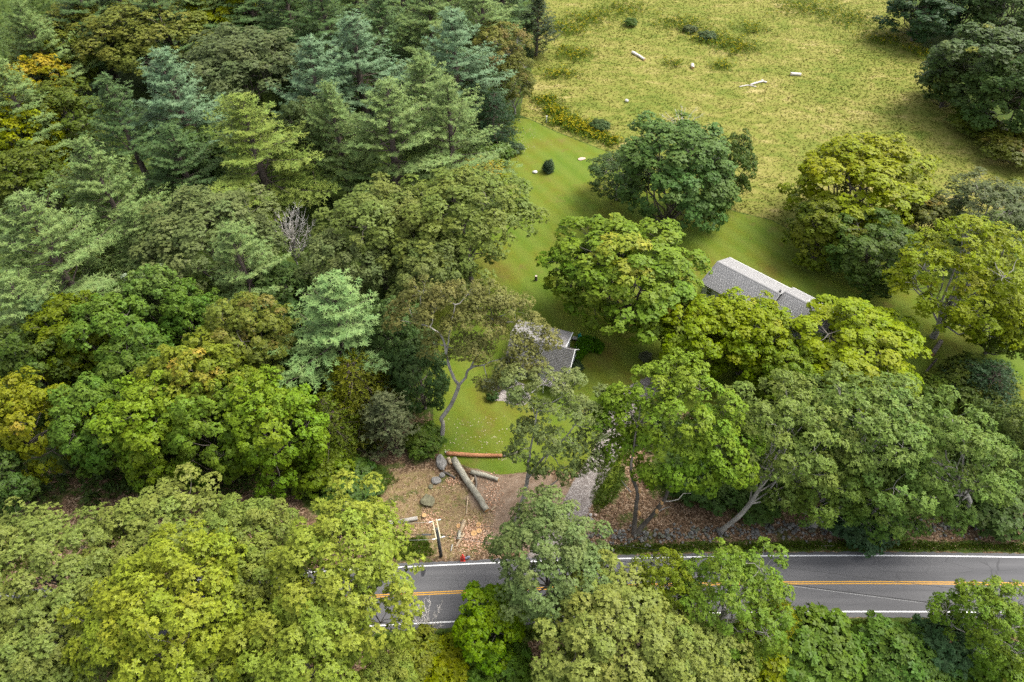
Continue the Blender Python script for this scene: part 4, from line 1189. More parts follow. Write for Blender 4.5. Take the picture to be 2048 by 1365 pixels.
# porch roof in front, darker
roof_plane(sh, (-3.4, yf + 0.1, 2.52), (-0.1, yf + 0.1, 2.52), (-0.1, yf - 1.7, 2.0), (-3.4, yf - 1.7, 2.0), shingle_mat('shingles_dark', (0.05, 0.045, 0.042), (0.13, 0.115, 0.105)), 8, 0.24, 0.3, name='porch_roof')
for px_ in (-3.2, -0.3):
    mb = MB(); mb.box((px_, yf - 1.55, 0.97), (0.12, 0.12, 1.94)); mb.build('porch_post', M_TRIM, sh)

def world(root, p):
    c_, s_ = math.cos(root.rotation_euler[2]), math.sin(root.rotation_euler[2])
    return np.array([root.location[0] + c_ * p[0] - s_ * p[1], root.location[1] + s_ * p[0] + c_ * p[1], p[2] if len(p) > 2 else 0])
# white railing, grey steps and a teal chair by its gable
rl = empty('railing', tuple(at(1148, 711)), 0); tag(rl, 'white railing running along the gable of the small house', 'railing')
dv = at(1159, 684) - at(1148, 711); L_ = np.linalg.norm(dv)
for z_ in (0.45, 0.95):
    mb = MB(); mb.tube([(0, 0, z_), (dv[0], dv[1], z_)], 0.055, 6); mb.build('rail', M_TRIM, rl)
for q in np.linspace(0, 1, 5):
    mb = MB(); mb.box((dv[0] * q, dv[1] * q, 0.5), (0.1, 0.1, 1.0)); mb.build('post', M_TRIM, rl)
st = empty('steps', tuple(at(1151, 683)), R(-19)); tag(st, 'weathered grey wooden steps at the back corner of the small house', 'steps')
M_GREYWOOD = simple('weathered_wood', (0.27, 0.25, 0.24), 0.9, 0.3, 6)
for q in range(4):
    mb = MB(); mb.box((0, -0.1 + q * 0.3, 0.62 - 0.18 * q), (1.3, 0.3, 0.05)); mb.build('tread', M_GREYWOOD, st)
    if q < 3:
        mb = MB(); mb.box((0, 0.06 + q * 0.3, 0.51 - 0.18 * q), (1.26, 0.03, 0.16)); mb.build('riser', M_GREYWOOD, st)
for sx_ in (-0.62, 0.62):
    mb = MB(); mb.add([(sx_ - 0.03, -0.25, 0), (sx_ - 0.03, 1.0, 0), (sx_ - 0.03, 1.0, 0.05), (sx_ - 0.03, -0.25, 0.59), (sx_ + 0.03, -0.25, 0), (sx_ + 0.03, 1.0, 0), (sx_ + 0.03, 1.0, 0.05), (sx_ + 0.03, -0.25, 0.59)],
                      [(0, 1, 2, 3), (7, 6, 5, 4), (0, 4, 5, 1), (1, 5, 6, 2), (2, 6, 7, 3), (3, 7, 4, 0)]); mb.build('stringer', M_GREYWOOD, st)
M_TEAL = simple('teal_paint', (0.03, 0.3, 0.27), 0.5, 0.1)
ch = empty('garden_chair', tuple(at(1161, 681)), R(35)); tag(ch, 'small teal garden chair beside the grey steps of the small house', 'chair')
mb = MB(); mb.box((0, 0, 0.38), (0.62, 0.6, 0.05), rx=-0.12); mb.build('seat', M_TEAL, ch)
for q in range(5):
    mb = MB(); mb.box((-0.25 + q * 0.125, 0.36, 0.72), (0.11, 0.03, 0.72), rx=-0.35); mb.build('back_slat', M_TEAL, ch)
for sx_ in (-0.36, 0.36):
    mb = MB(); mb.box((sx_, -0.02, 0.6), (0.14, 0.7, 0.035)); mb.build('armrest', M_TEAL, ch)
    for sy_ in (-0.28, 0.26):
        mb = MB(); mb.box((sx_ * 0.95, sy_, 0.29), (0.06, 0.09, 0.58)); mb.build('leg', M_TEAL, ch)
pl = empty('porch_slab', tuple(at(1147, 737)), R(-19)); tag(pl, 'white painted porch step at the near corner of the small house', 'step')
mb = MB(); mb.box((0, 0, 0.2), (1.5, 1.0, 0.4)); mb.build('block', M_TRIM, pl)
mb = MB(); mb.box((0, 0, 0.423), (1.6, 1.1, 0.04)); mb.build('tread', M_TRIM, pl)

# ------------------------------------------------------------------ rocks
M_ROCK = [simple('rock_grey', (0.22, 0.21, 0.19), 0.95, 0.4, 2.2, 0.15, 0, 0.8), simple('rock_white', (0.62, 0.6, 0.56), 0.9, 0.12, 2.0), simple('rock_pink', (0.5, 0.36, 0.29), 0.9, 0.15, 2.0),
          simple('rock_mossy', (0.17, 0.16, 0.1), 0.95, 0.45, 2.0, 0.1, 0, 0.8), simple('rock_dark', (0.13, 0.125, 0.12), 0.95, 0.4, 2.5)]
def rock_mesh(name, seed, mat, sub=2):
    import bmesh
    bm = bmesh.new()
    bmesh.ops.create_icosphere(bm, subdivisions=sub, radius=1.0)
    rn = np.random.default_rng(seed)
    cuts = [(unit(rn.normal(size=3)), rn.uniform(0.62, 0.9)) for _ in range(9)]
    for v in bm.verts:
        p = np.array(v.co)
        for n_, d_ in cuts:
            e = p @ n_ - d_
            if e > 0: p = p - n_ * e * 0.9
        v.co = Vector(p * (1 + 0.03 * rn.normal()))
    me = bpy.data.meshes.new(name); bm.to_mesh(me); bm.free()
    me.materials.append(mat)
    return me
def rock(px, py, w, d, h, label, mi=0, name='boulder', rz=0.0, seed=1, cat='boulder', group=None):
    p = at(px, py)
    o = link(name, rock_mesh(name, seed, M_ROCK[mi]))
    o.location = (p[0], p[1], h * 0.28); o.scale = (w / 2, d / 2, h / 2); o.rotation_euler = (0, 0, rz)
    return tag(o, label, cat, group)
rock(884, 928, 1.6, 2.8, 1.3, 'large smooth grey boulder at the end of the red-brown log', 0, seed=2, rz=0.3)
rock(873, 962, 1.5, 1.4, 0.7, 'pale boulder between the large grey boulder and mossy boulder', 0, seed=3)
rock(884, 952, 0.9, 0.9, 0.5, 'small pale rock below the large grey boulder', 0, seed=4)
rock(862, 974, 0.7, 0.8, 0.4, 'small rock above the mossy boulder', 3, seed=14)
rock(856, 1004, 2.2, 2.2, 1.1, 'broad mossy boulder half sunk in leaf litter', 3, seed=5)
rock(1070, 346, 1.1, 0.9, 0.8, 'white rock on the lawn left of the little spruce', 1, 'rock', seed=6, cat='rock')
rock(1163, 319, 1.9, 1.2, 0.3, 'flat pinkish stone lying on the lawn', 2, 'rock', 0.4, 7, 'rock')
rock(1253, 204, 1.0, 0.9, 0.9, 'round white rock in the lower left meadow', 1, 'rock', 0, 8, 'rock')
rock(1797, 3, 2.4, 2.0, 1.9, 'white boulder at the top edge in the far meadow corner', 1, 'rock', 0, 9, 'rock')
rock(1524, 162, 0.6, 0.5, 0.5, 'small white rock right above the fallen grey branches in the meadow', 1, 'rock', 0, 10, 'rock')
rock(1181, 1031, 0.5, 0.45, 0.45, 'pale rock of the small heap right of the driveway', 1, 'rock', 0, 11, 'rock')
rock(1191, 1031, 0.5, 0.5, 0.35, 'pinkish rock of the small heap right of the driveway', 2, 'rock', 0, 12, 'rock')
rock(1178, 1041, 1.3, 0.8, 0.4, 'flat grey rock of the small heap right of the driveway', 0, 'rock', 0, 13, 'rock')
rock(1868, 821, 1.0, 0.8, 0.6, 'pinkish stone on rough grass near the right edge', 2, 'rock', 0, 15, 'rock')
rock(893, 905, 0.6, 0.4, 0.3, 'pale stone at the foot of the twisted trunk', 1, 'rock', 0, 16, 'rock')
rock(1818, 1276, 0.8, 0.6, 0.5, 'pale rock on the leaf patch south of the road', 1, 'rock', 0, 17, 'rock')

# --- dry stone wall along the road: every larger stone a piece of its own
WLINE = [(1165, 1072), (1260, 1074), (1340, 1070), (1420, 1066), (1500, 1062), (1580, 1057), (1640, 1060), (1700, 1066), (1790, 1055), (1850, 1050), (1920, 1056), (1990, 1050), (2070, 1048)]
wp = np.array([at(*q) for q in WLINE])
cum = np.concatenate([[0], np.cumsum(np.linalg.norm(np.diff(wp, axis=0), axis=1))])
sw = empty('stone_wall', tuple(wp[0])); tag(sw, 'tumbled grey dry stone wall running along the far side of the road', 'stone wall')
M_STONE = [simple('wall_stone_grey', (0.16, 0.155, 0.14), 0.95, 0.4, 2.0), simple('wall_stone_dark', (0.09, 0.088, 0.082), 0.95, 0.4, 2.0), simple('wall_stone_lichen', (0.12, 0.125, 0.09), 0.95, 0.45, 2.0)]
smesh = [rock_mesh('stone', 40 + q, M_STONE[q % 3], 1) for q in range(6)]
rn = np.random.default_rng(77)
def wall_at(s):
    return np.array([np.interp(s, cum, wp[:, k]) for k in range(3)]) - wp[0]
tot = cum[-1]
for i in range(290):
    s = rn.uniform(0, tot)
    lay = rn.random()
    big_ = 0.35 + 0.65 * min(1.0, s / (0.35 * tot))
    p = wall_at(s)
    o = link('stone', smesh[rn.integers(0, 6)], sw)
    w_ = rn.uniform(0.17, 0.36) * (0.7 + 0.3 * big_)
    o.scale = (w_ * rn.uniform(0.8, 1.3), w_ * rn.uniform(0.7, 1.0), w_ * rn.uniform(0.5, 0.8))
    y_ = rn.normal(0, 0.42)
    o.location = (p[0], p[1] + y_, w_ * 0.25 + max(0, 0.55 - abs(y_)) * lay * 0.9 * big_)
    o.rotation_euler = (rn.normal(0, 0.3), rn.normal(0, 0.3), rn.random() * 6.28)
mb = MB()
base_v = [np.array(v.co) for v in smesh[0].vertices]; base_f = [tuple(q.vertices) for q in smesh[0].polygons]
for i in range(420):
    p = wall_at(rn.uniform(0, tot)); w_ = rn.uniform(0.12, 0.26)
    c_ = p + np.array([0, rn.normal(0, 0.7), w_ * 0.4]); a_ = rn.random() * 6.28
    rot = np.array([[math.cos(a_), -math.sin(a_), 0], [math.sin(a_), math.cos(a_), 0], [0, 0, 1]])
    mb.add([c_ + rot @ (v * w_ * np.array([1.2, 0.9, 0.7])) for v in base_v], base_f)
mb.build('rubble', M_STONE[0], sw)['kind'] = 'stuff'

# ------------------------------------------------------------------ felled logs
def log(pts, d, label, bk='mossy', name='log', cat='log', taper=0.85, ends=True, z=None, seed=1, sides=10, group=None):
    rn = np.random.default_rng(seed)
    P = np.array([at(q[0], q[1], 0) for q in pts])
    hz_ = d * 0.47 if z is None else z
    P[:, 2] = hz_
    o0 = P[0].copy(); o0[2] = 0
    root = empty(name, tuple(o0)); tag(root, label, cat, group)
    Q = sm_path(P - o0, 5, 0.012 * d, rn) if len(P) > 2 else np.linspace(P[0] - o0, P[1] - o0, 7)
    Q[1:-1] += rn.normal(0, 0.02 * d, Q[1:-1].shape)
    rr = np.linspace(d / 2, d / 2 * taper, len(Q)) * (1 + rn.normal(0, 0.03, len(Q)))
    mb = MB(); mb.tube(Q, rr, sides, True, 0.06, rn); mb.build('bark', BARK[bk], root, True)
    if ends:
        for e, nx_, r_ in ((Q[0], Q[0] - Q[1], rr[0]), (Q[-1], Q[-1] - Q[-2], rr[-1])):
            dd = unit(nx_)
            mb = MB(); mb.tube([e + dd * 0.004, e + dd * 0.02], [r_ * 0.9, r_ * 0.88], sides); mb.build('cut_end', M_CUT, root)
    return root
log([(893, 909), (930, 912), (970, 913.5), (1004, 914)], 0.6, 'long red-brown barkless log lying across the lawn edge', 'red', seed=2)
log([(1006, 914), (1022, 910), (1040, 905)], 0.42, 'curved grey-brown log continuing the red-brown one', 'oak', seed=3)
log([(908, 922), (932, 962), (955, 994), (974, 1025)], 0.95, 'thick lichen-spotted log lying diagonally on the bare ground', 'mossy', seed=4)
log([(942, 946), (970, 953), (997, 962)], 0.62, 'shorter lichen-covered log right of the thick diagonal log', 'mossy', seed=5)
log([(949, 950), (953, 966), (951, 983)], 0.28, 'thin curved grey limb between the two lichen-covered logs', 'oak', seed=6, sides=7)
log([(947, 957), (942, 970), (946, 980)], 0.3, 'split brown limb touching the thick diagonal log', 'tan', seed=7, sides=7)
log([(982, 1023), (991, 1014)], 0.32, 'short cut billet at the near end of the thick diagonal log', 'tan', seed=8, sides=8)
log([(896, 919), (903, 930)], 0.6, 'stubby yellowish log piece behind the thick diagonal log', 'tan', seed=9)
log([(886, 944), (899, 951), (912, 958)], 0.34, 'dark narrow log pointing at the thick diagonal log', 'dark', seed=10, sides=8)
log([(750, 1054), (790, 1047), (836, 1039)], 0.62, 'long straight grey log left of the utility pole', 'pale', seed=11)
log([(929, 1043), (925, 1055), (921, 1066)], 0.55, 'upper pale log of the cut pile right of the utility pole', 'tan', seed=12)
log([(928, 1068), (920, 1082), (912, 1096)], 0.34, 'thin pale log at the near side of the cut pile', 'tan', seed=13, sides=8)
log([(920, 1064), (917, 1082)], 0.5, 'dark mossy log in the middle of the cut pile', 'mossy', seed=14)
log([(905, 1090), (902, 1104)], 0.22, 'short whitish stick below the cut pile', 'pale', seed=15, sides=7)
log([(936, 992), (934, 1012), (933, 1030)], 0.2, 'splintered strip of wood left of the thick diagonal log', 'tan', seed=16, sides=6)
log([(1264, 107), (1275, 113), (1289, 122)], 0.75, 'bleached log lying slantwise in the upper left meadow', 'dead', seed=17)
log([(1580, 151), (1601, 152)], 0.8, 'short bleached log in the middle of the meadow', 'dead', seed=18)
log([(1384, 133), (1385, 139)], 0.9, 'white stub of a log standing out in the left meadow', 'dead', seed=19)
log([(1500, 172), (1512, 168), (1525, 165), (1533, 167)], 0.5, 'twisted grey fallen branch in the middle of the meadow', 'dead', seed=20, sides=7)
log([(1478, 175), (1495, 172), (1512, 175)], 0.28, 'thin grey branch left of the twisted fallen one in the meadow', 'dead', seed=21, sides=6)
log([(736, 1000), (742, 985), (749, 962)], 0.14, 'thin pale stick upright among moss left of the mossy boulder', 'pale', seed=22, sides=6)
log([(700, 945), (730, 932), (752, 915)], 0.13, 'long thin fallen branch in the dark hollow beside the cedar', 'tan', seed=23, sides=6)
log([(150, 1000), (190, 985), (225, 965)], 0.18, 'thin fallen branch on litter behind the left roadside oaks', 'tan', seed=24, sides=6)
log([(1642, 1093), (1670, 1092)], 0.12, 'pale straight stick on the grassy road verge', 'pale', seed=25, sides=6)
log([(1862, 712), (1880, 686)], 0.8, 'snapped grey trunk section leaning under the yellow-green tree', 'oak', seed=26)
log([(1838, 770), (1852, 745), (1872, 720)], 0.35, 'fallen dark limb beside the snapped trunk section', 'dark', seed=27, sides=8)
log([(1022, 803), (1034, 799)], 0.3, 'pale plank-like log at the edge of the gravel bed', 'tan', seed=28, sides=8)

def round_(px, py, d, h, label, tilt=0.0, name='wood_round', rz=0.0):
    p = at(px, py)
    root = empty(name, (p[0], p[1], 0), rz); tag(root, label, 'wood round')
    root.rotation_euler = (tilt, 0, rz)
    mb = MB(); mb.tube([(0, 0, 0.0), (0, 0, h)], [d / 2, d / 2 * 0.98], 16, True, 0.04, np.random.default_rng(int(px))); mb.build('bark', BARK['tan'], root)
    mb = MB(); mb.tube([(0, 0, h + 0.003), (0, 0, h + 0.016)], [d * 0.46, d * 0.455], 16); f = mb.build('cut_face', M_CUT, root)
    mb = MB(); mb.tube([(d * 0.05, 0, h + 0.018), (d * 0.05, 0, h + 0.024)], [d * 0.07, d * 0.06], 10); mb.build('heart', BARK['dark'], f)
round_(849, 1034, 0.62, 0.42, 'fresh cut tree stump near the long straight grey log')
round_(948, 1068, 0.85, 0.2, 'larger cut wood disc lying on sawdust, left of the pair', 0.1)
round_(958, 1064, 0.75, 0.25, 'cut wood disc with dark heart on sawdust, right of the pair', -0.1)
round_(917, 1052, 0.6, 0.16, 'tilted wood disc left of the upper pale log', 0.5)
round_(957, 1050, 0.7, 0.14, 'tilted wood slab above the pair of discs', 0.35)
round_(901, 1075, 0.35, 0.3, 'small pale wood chunk between pole and cut pile', 0.2)
p = at(1072, 561)
o = empty('lawn_stump', tuple(p)); tag(o, 'dark upright stump with pale top in the middle of the lawn', 'stump')
mb = MB(); mb.tube([(0, 0, -0.1), (0, 0, 0.3), (0, 0, 1.0)], [0.3, 0.25, 0.24], 10, True, 0.06, np.random.default_rng(3)); mb.build('bark', BARK['dark'], o)
mb = MB(); mb.tube([(0, 0, 1.003), (0, 0, 1.02)], [0.22, 0.21], 10); mb.build('cut_face', simple('grey_cut', (0.5, 0.42, 0.34)), o)
p = at(1093, 245)
o = empty('marker_post', tuple(p)); tag(o, 'white post among the goldenrod at the lawn corner', 'post')
mb = MB(); mb.box((0, 0, 0.75), (0.22, 0.22, 1.5)); mb.build('shaft', M_TRIM, o)
mb = MB(); mb.box((0, 0, 1.545), (0.3, 0.3, 0.08), taper=0.6); mb.build('cap', M_TRIM, o)

# ------------------------------------------------------------------ utility pole and wires
pb = at(882, 1113)
M_POLE = bark('creosoted_pole', (0.03, 0.032, 0.03), (0.09, 0.095, 0.09))
M_ARM = simple('weathered_arm', (0.5, 0.43, 0.28), 0.8, 0.2, 5)
M_INS = simple('porcelain', (0.75, 0.75, 0.74), 0.25, 0.05)
M_WIRE = simple('cable_black', (0.02, 0.02, 0.02), 0.6)
M_WIREP = simple('cable_aluminium', (0.3, 0.3, 0.29), 0.5, 0.1, 3, 0.5, 0.3)
po = empty('utility_pole', tuple(pb)); tag(po, 'dark wooden utility pole with twin pale crossarms beside the road', 'utility pole')
mb = MB(); mb.tube([(0, 0, -0.3), (0, 0, 3.5), (0, 0, 7.0)], [0.21, 0.185, 0.16], 12); mb.build('shaft', M_POLE, po, True)
A0, A1 = at(875.5, 1070, 6.85) - pb, at(870, 1044, 6.85) - pb
ad = unit((A1 - A0) * np.array([1, 1, 0])); sd = np.array([ad[1], -ad[0], 0])
cen = np.array([0, 0, 6.85]); hl = 1.25
ARM = {}
for sg in (-1, 1):
    c_ = cen + sd * sg * 0.24
    mb = MB(); mb.box(c_, (0.12, hl * 2, 0.16), math.atan2(ad[1], ad[0]) - math.pi / 2); arm = mb.build('crossarm', M_ARM, po)
    for e in (-1, 1):
        ip = c_ + ad * e * (hl - 0.12) + sd * sg * 0.16
        mb = MB()
        mb.tube([ip - sd * sg * 0.08, ip + sd * sg * 0.06, ip + sd * sg * 0.12, ip + sd * sg * 0.2, ip + sd * sg * 0.34], [0.03, 0.09, 0.06, 0.09, 0.04], 9)
        mb.build('insulator', M_INS, arm)
        ARM[(sg, e)] = ip + sd * sg * 0.34 + pb
    mb = MB(); mb.tube([np.array([0, 0, 6.2]), c_ + ad * 0.7 - np.array([0, 0, 0.1])], 0.025, 5); mb.build('brace', M_METAL, po)
mb = MB(); mb.tube([(0.2, 0.02, 0.2), (0.185, 0.02, 6.4)], 0.035, 6); mb.build('conduit', M_METAL, po)
def sagwire(a_, b_, sag, r, mat, label, name='overhead_wire'):
    a_, b_ = np.array(a_, float), np.array(b_, float)
    t = np.linspace(0, 1, 24)[:, None]
    P = a_ + (b_ - a_) * t
    P[:, 2] -= 4 * sag * t[:, 0] * (1 - t[:, 0])
    o0 = P[0].copy()
    mb = MB(); mb.tube(P - o0, r, 5)
    o = mb.build(name, mat, None, True); o.location = tuple(o0)
    return tag(o, label, 'wire')
far_l, far_r = np.array([-70.0, 37.2, 7.4]), np.array([86.0, 25.5, 8.2])
sagwire(ARM[(-1, 1)], far_l + [0, 1.2, 0], 0.5, 0.018, M_WIREP, 'pale upper wire running left from the crossarm')
sagwire(ARM[(-1, -1)], far_l + [0, -1.0, 0], 0.5, 0.018, M_WIREP, 'pale lower wire running left from the crossarm')
sagwire(ARM[(1, 1)], far_r + [0, 1.2, 0], 1.2, 0.018, M_WIRE, 'thin dark wire crossing above the near lane at right, upper one')
sagwire(ARM[(1, -1)], far_r + [0, -1.0, 0], 1.2, 0.016, M_WIREP, 'pale wire crossing above the near lane at right')
sagwire(pb + np.array([-0.2, 0, 5.7]), far_l + [0, 0.1, -1.4], 0.5, 0.035, M_WIRE, 'thick dark cable running left from the pole shaft')
sagwire(pb + np.array([0.2, 0, 5.7]), far_r + [0, -0.4, -1.0], 1.2, 0.035, M_WIRE, 'thick dark cable crossing above the near lane at right')
cb = pb + np.array([-1.3, 0, 5.62])
o = empty('splice_case', tuple(cb)); tag(o, 'grey cylindrical cable case hanging left of the utility pole', 'cable case')
mb = MB(); mb.tube([(-0.55, 0, -0.06), (-0.5, 0, -0.06), (0.5, 0, -0.06), (0.55, 0, -0.06)], [0.05, 0.1, 0.1, 0.05], 10); mb.build('shell', M_METAL, o, True)
for q in (-0.42, 0.42):
    mb = MB(); mb.box((q, 0, 0.0), (0.04, 0.03, 0.2)); mb.build('clamp', M_DARK, o)

# red cone, and the walker glimpsed through the leaves
p = at(926, 1119)
co = empty('safety_cone', tuple(p)); tag(co, 'tall bright red safety cone at the road edge left of the driveway', 'cone')
M_RED = simple('red_plastic', (0.72, 0.07, 0.05), 0.45, 0.06)
mb = MB(); mb.tube([(0, 0, 0.05), (0, 0, 0.6), (0, 0, 1.2), (0, 0, 1.3)], [0.3, 0.2, 0.09, 0.06], 16); mb.build('body', M_RED, co, True)
mb = MB(); mb.box((0, 0, 0.03), (0.62, 0.62, 0.06)); mb.build('base', M_RED, co)
p = at(935, 1117)
o = empty('canvas_bag', tuple(p), 0.4); tag(o, 'grey-blue bag lying beside the red cone', 'bag')
mb = MB(); mb.tube([(-0.34, 0, 0.15), (-0.3, 0, 0.17), (0, 0, 0.18), (0.3, 0, 0.17), (0.34, 0, 0.15)], [0.06, 0.15, 0.17, 0.15, 0.06], 10); mb.build('body', simple('blue_grey_canvas', (0.2, 0.22, 0.28)), o, True)
for q in (-0.1, 0.1):
    mb = MB(); mb.tube(sm_path([(-0.15, q, 0.3), (0, q, 0.42), (0.15, q, 0.3)], 4), 0.018, 5); mb.build('strap', M_DARK, o)

def person(px, py, rz, label):
    p = at(px, py)
    root = empty('person', (p[0], p[1], 0.025), rz); tag(root, label, 'person')
    J = {'pel': (0, 0, 0.95, 0.15), 'sp': (0.03, 0, 1.18, 0.135), 'ch': (0.06, 0, 1.38, 0.15), 'nk': (0.08, 0, 1.52, 0.06), 'hd': (0.1, 0, 1.66, 0.1), 'ht': (0.1, 0, 1.74, 0.085),
         'hl': (0, 0.1, 0.9, 0.1), 'kl': (0.12, 0.1, 0.5, 0.065), 'al': (0.1, 0.1, 0.1, 0.045), 'fl': (0.24, 0.1, 0.05, 0.04),
         'hr': (0, -0.1, 0.9, 0.1), 'kr': (-0.08, -0.1, 0.5, 0.065), 'ar': (-0.28, -0.1, 0.12, 0.045), 'fr': (-0.16, -0.1, 0.05, 0.04),
         'sl': (0.06, 0.19, 1.42, 0.06), 'el': (0.0, 0.25, 1.15, 0.045), 'wl': (0.14, 0.24, 0.93, 0.033), 'gl': (0.18, 0.23, 0.86, 0.035),
         'sr': (0.06, -0.19, 1.42, 0.06), 'er': (-0.02, -0.25, 1.15, 0.045), 'wr': (0.02, -0.26, 0.9, 0.033), 'gr': (0.04, -0.25, 0.83, 0.035)}
    E = ['pel-sp', 'sp-ch', 'ch-nk', 'nk-hd', 'hd-ht', 'pel-hl', 'hl-kl', 'kl-al', 'al-fl', 'pel-hr', 'hr-kr', 'kr-ar', 'ar-fr', 'ch-sl', 'sl-el', 'el-wl', 'wl-gl', 'ch-sr', 'sr-er', 'er-wr', 'wr-gr']
    k = list(J)
    me = bpy.data.meshes.new('body')
    me.from_pydata([J[q][:3] for q in k], [tuple(k.index(x) for x in e.split('-')) for e in E], [])
    o = link('body', me, root)
    md = o.modifiers.new('skin', 'SKIN'); md.use_smooth_shade = True
    for i, q in enumerate(k):
        sv = me.skin_vertices[0].data[i]
        sv.radius = (J[q][3], J[q][3]); sv.use_root = (q == 'pel')
    o.modifiers.new('sub', 'SUBSURF').levels = 1
    t = NT('clothed_body')
    sp = t.n('ShaderNodeSeparateXYZ', {0: t.obj()}).outputs[2]
    col = t.ramp(sp, [(0.0, (0.03, 0.03, 0.035)), (0.08, (0.16, 0.17, 0.2)), (0.93, (0.36, 0.36, 0.6)), (1.0, (0.36, 0.36, 0.6))])
    r_ = col.node; r_.color_ramp.interpolation = 'CONSTANT'
    skin = t.mix(t.step(sp, 1.5, 1.51), col, (0.45, 0.27, 0.19))
    me.materials.append(t.out(t.bsdf(skin, 0.8, 0.2)))
    mb = MB(); mb.tube([(0.09, 0, 1.64), (0.085, 0, 1.72), (0.09, 0, 1.785), (0.09, 0, 1.81)], [0.1, 0.125, 0.1, 0.03], 12); mb.build('hair', simple('hair_brown', (0.06, 0.04, 0.025)), root, True)
person(1385, 1148, 2.9, 'person in lavender top and grey trousers walking along the road under a tree')

# ------------------------------------------------------------------ small planting
M_GRASSB = None
def scatter_leaves(rn, P, D, k, L, W, th=(40, 100)):
    V, F = rosettes(rn, P, D, k, L, W, th)
    n = len(P) * k
    return V, F, np.repeat(np.clip(rn.normal(0.5, 0.22, n), 0, 1), 4), np.repeat(np.clip(rn.normal(0.4, 0.15, len(P)), 0, 1), k * 4)

def in_poly(rn, pl_, n):
    lo, hi = pl_.min(0), pl_.max(0)
    out = []
    while len(out) < n:
        q = lo + rn.random((n * 3, 2)) * (hi - lo)
        out += list(q[sdist(q, pl_) > 0])
    return np.array(out[:n])

def leafy_stuff(name, P2, hfun, label, cat, col, fol='plain', k=4, L=0.3, W=0.18, seed=1, th=(35, 95), upv=0.8):
    rn = np.random.default_rng(seed)
    n = len(P2)
    P = np.column_stack([P2, hfun(rn, P2)])
    D = unit(rn.normal(0, 0.45, (n, 3)) + np.array([0, 0, upv]))
    V, F, t_, a_ = scatter_leaves(rn, P, D, k, L, W, th)
    o = link(name, fast_mesh(name, V, F, FOL[fol], {'tint': t_, 'aut': a_}))
    o.color = (*col, 1)
    return tag(o, label, cat, None, 'stuff')

rn = np.random.default_rng(21)
bed = poly([(1150, 700), (1157, 684), (1175, 680), (1190, 684), (1207, 698), (1200, 712), (1180, 706), (1168, 712), (1160, 728), (1148, 726)])
def mound(h0):
    return lambda r, P: np.abs(r.normal(0, 0.12, len(P))) + h0 * (0.35 + 0.65 * r.random(len(P)))
leafy_stuff('garden_bed_plants', in_poly(rn, bed, 2600), mound(0.9), 'lush green garden plants in an L-shaped bed by the small house', 'plants', (0.07, 0.15, 0.018), L=0.34, W=0.2, seed=22)
for i, (px, py, w_, h_, c_, lb) in enumerate(((1148, 735, 34, 1.6, (0.03, 0.05, 0.022), 'dark shrub at the near gable corner of the small house'), (985, 792, 22, 1.2, (0.045, 0.08, 0.025), 'little dark green shrub at the left of the gravel bed'),
                                       (1035, 790, 26, 1.4, (0.05, 0.08, 0.035), 'grey-green shrub at the right of the gravel bed'), (975, 770, 24, 1.3, (0.12, 0.14, 0.11), 'silvery shrub at the upper end of the gravel bed'),
                                       (1010, 752, 44, 2.2, (0.06, 0.09, 0.05), 'dark shrub against the front of the small house'), (1292, 714, 24, 0.7, (0.09, 0.1, 0.06), 'low grey-green shrub on the lawn below the yellow-tipped maple'))):
    tree('bush', px, py, w_, h_, c_, lb)

# --- undergrowth, litter, grasses
CLEAR = [LAWN, MEADOW]
def forest_points(rn, n, x0, x1, y0, y1):
    q = np.column_stack([rn.uniform(x0, x1, n), rn.uniform(y0, y1, n)])
    ok = (sdist(q, LAWN) < -1.0) & (sdist(q, MEADOW) < -1.5) & (np.abs(q[:, 1] - road_y(q[:, 0])) > 5.5) & (ldist(q, DRIVE) > 2.5)
    return q[ok]
rn = np.random.default_rng(31)
c1 = np.vstack([in_poly(rn, WOOD, 1300), in_poly(rn, ROW, 130), in_poly(rn, MOSSP[6], 50)])
Ps, = [[]]
for c in c1:
    m = rn.integers(18, 42); r_ = rn.uniform(0.8, 2.2); h_ = rn.uniform(0.5, 3.2)
    d = rdirs(rn, m); d[:, 2] = np.abs(d[:, 2])
    Ps.append(np.column_stack([c[0] + d[:, 0] * r_, c[1] + d[:, 1] * r_, d[:, 2] * h_ + 0.1]))
P = np.vstack(Ps)
D = unit(rn.normal(0, 0.4, (len(P), 3)) + np.array([0, 0, 0.9]))
V, F, t_, a_ = scatter_leaves(rn, P, D, 3, 0.5, 0.34)
o = link('undergrowth', fast_mesh('undergrowth', V, F, FOL['plain'], {'tint': t_, 'aut': a_})); o.color = (0.045, 0.07, 0.018, 1)  # dark leaf colour also stands in for missing canopy shade
tag(o, 'dark green undergrowth filling the shaded ground between the trunks', 'undergrowth', None, 'stuff')

# low green plants on the verges and in the moss patches
pts = [in_poly(rn, q, int(700)) for q in MOSSP[:6]]
xs = rn.uniform(8, 80, 3200)
pts.append(np.column_stack([xs, road_y(xs) + 4.75 + rn.normal(0, 0.32, len(xs))]))
xs = rn.uniform(-60, 75, 4200)
pts.append(np.column_stack([xs, road_y(xs) - 4.75 - np.abs(rn.normal(0, 0.6, len(xs)))]))
P2 = np.vstack(pts)
P2 = P2[np.abs(P2[:, 1] - road_y(P2[:, 0])) > 4.15]
leafy_stuff('verge_grass', P2, lambda r, P: r.uniform(0.0, 0.05, len(P)), 'low grass and weeds along the road verges', 'grass', (0.06, 0.085, 0.014), k=5, L=0.32, W=0.07, seed=23, th=(10, 70))

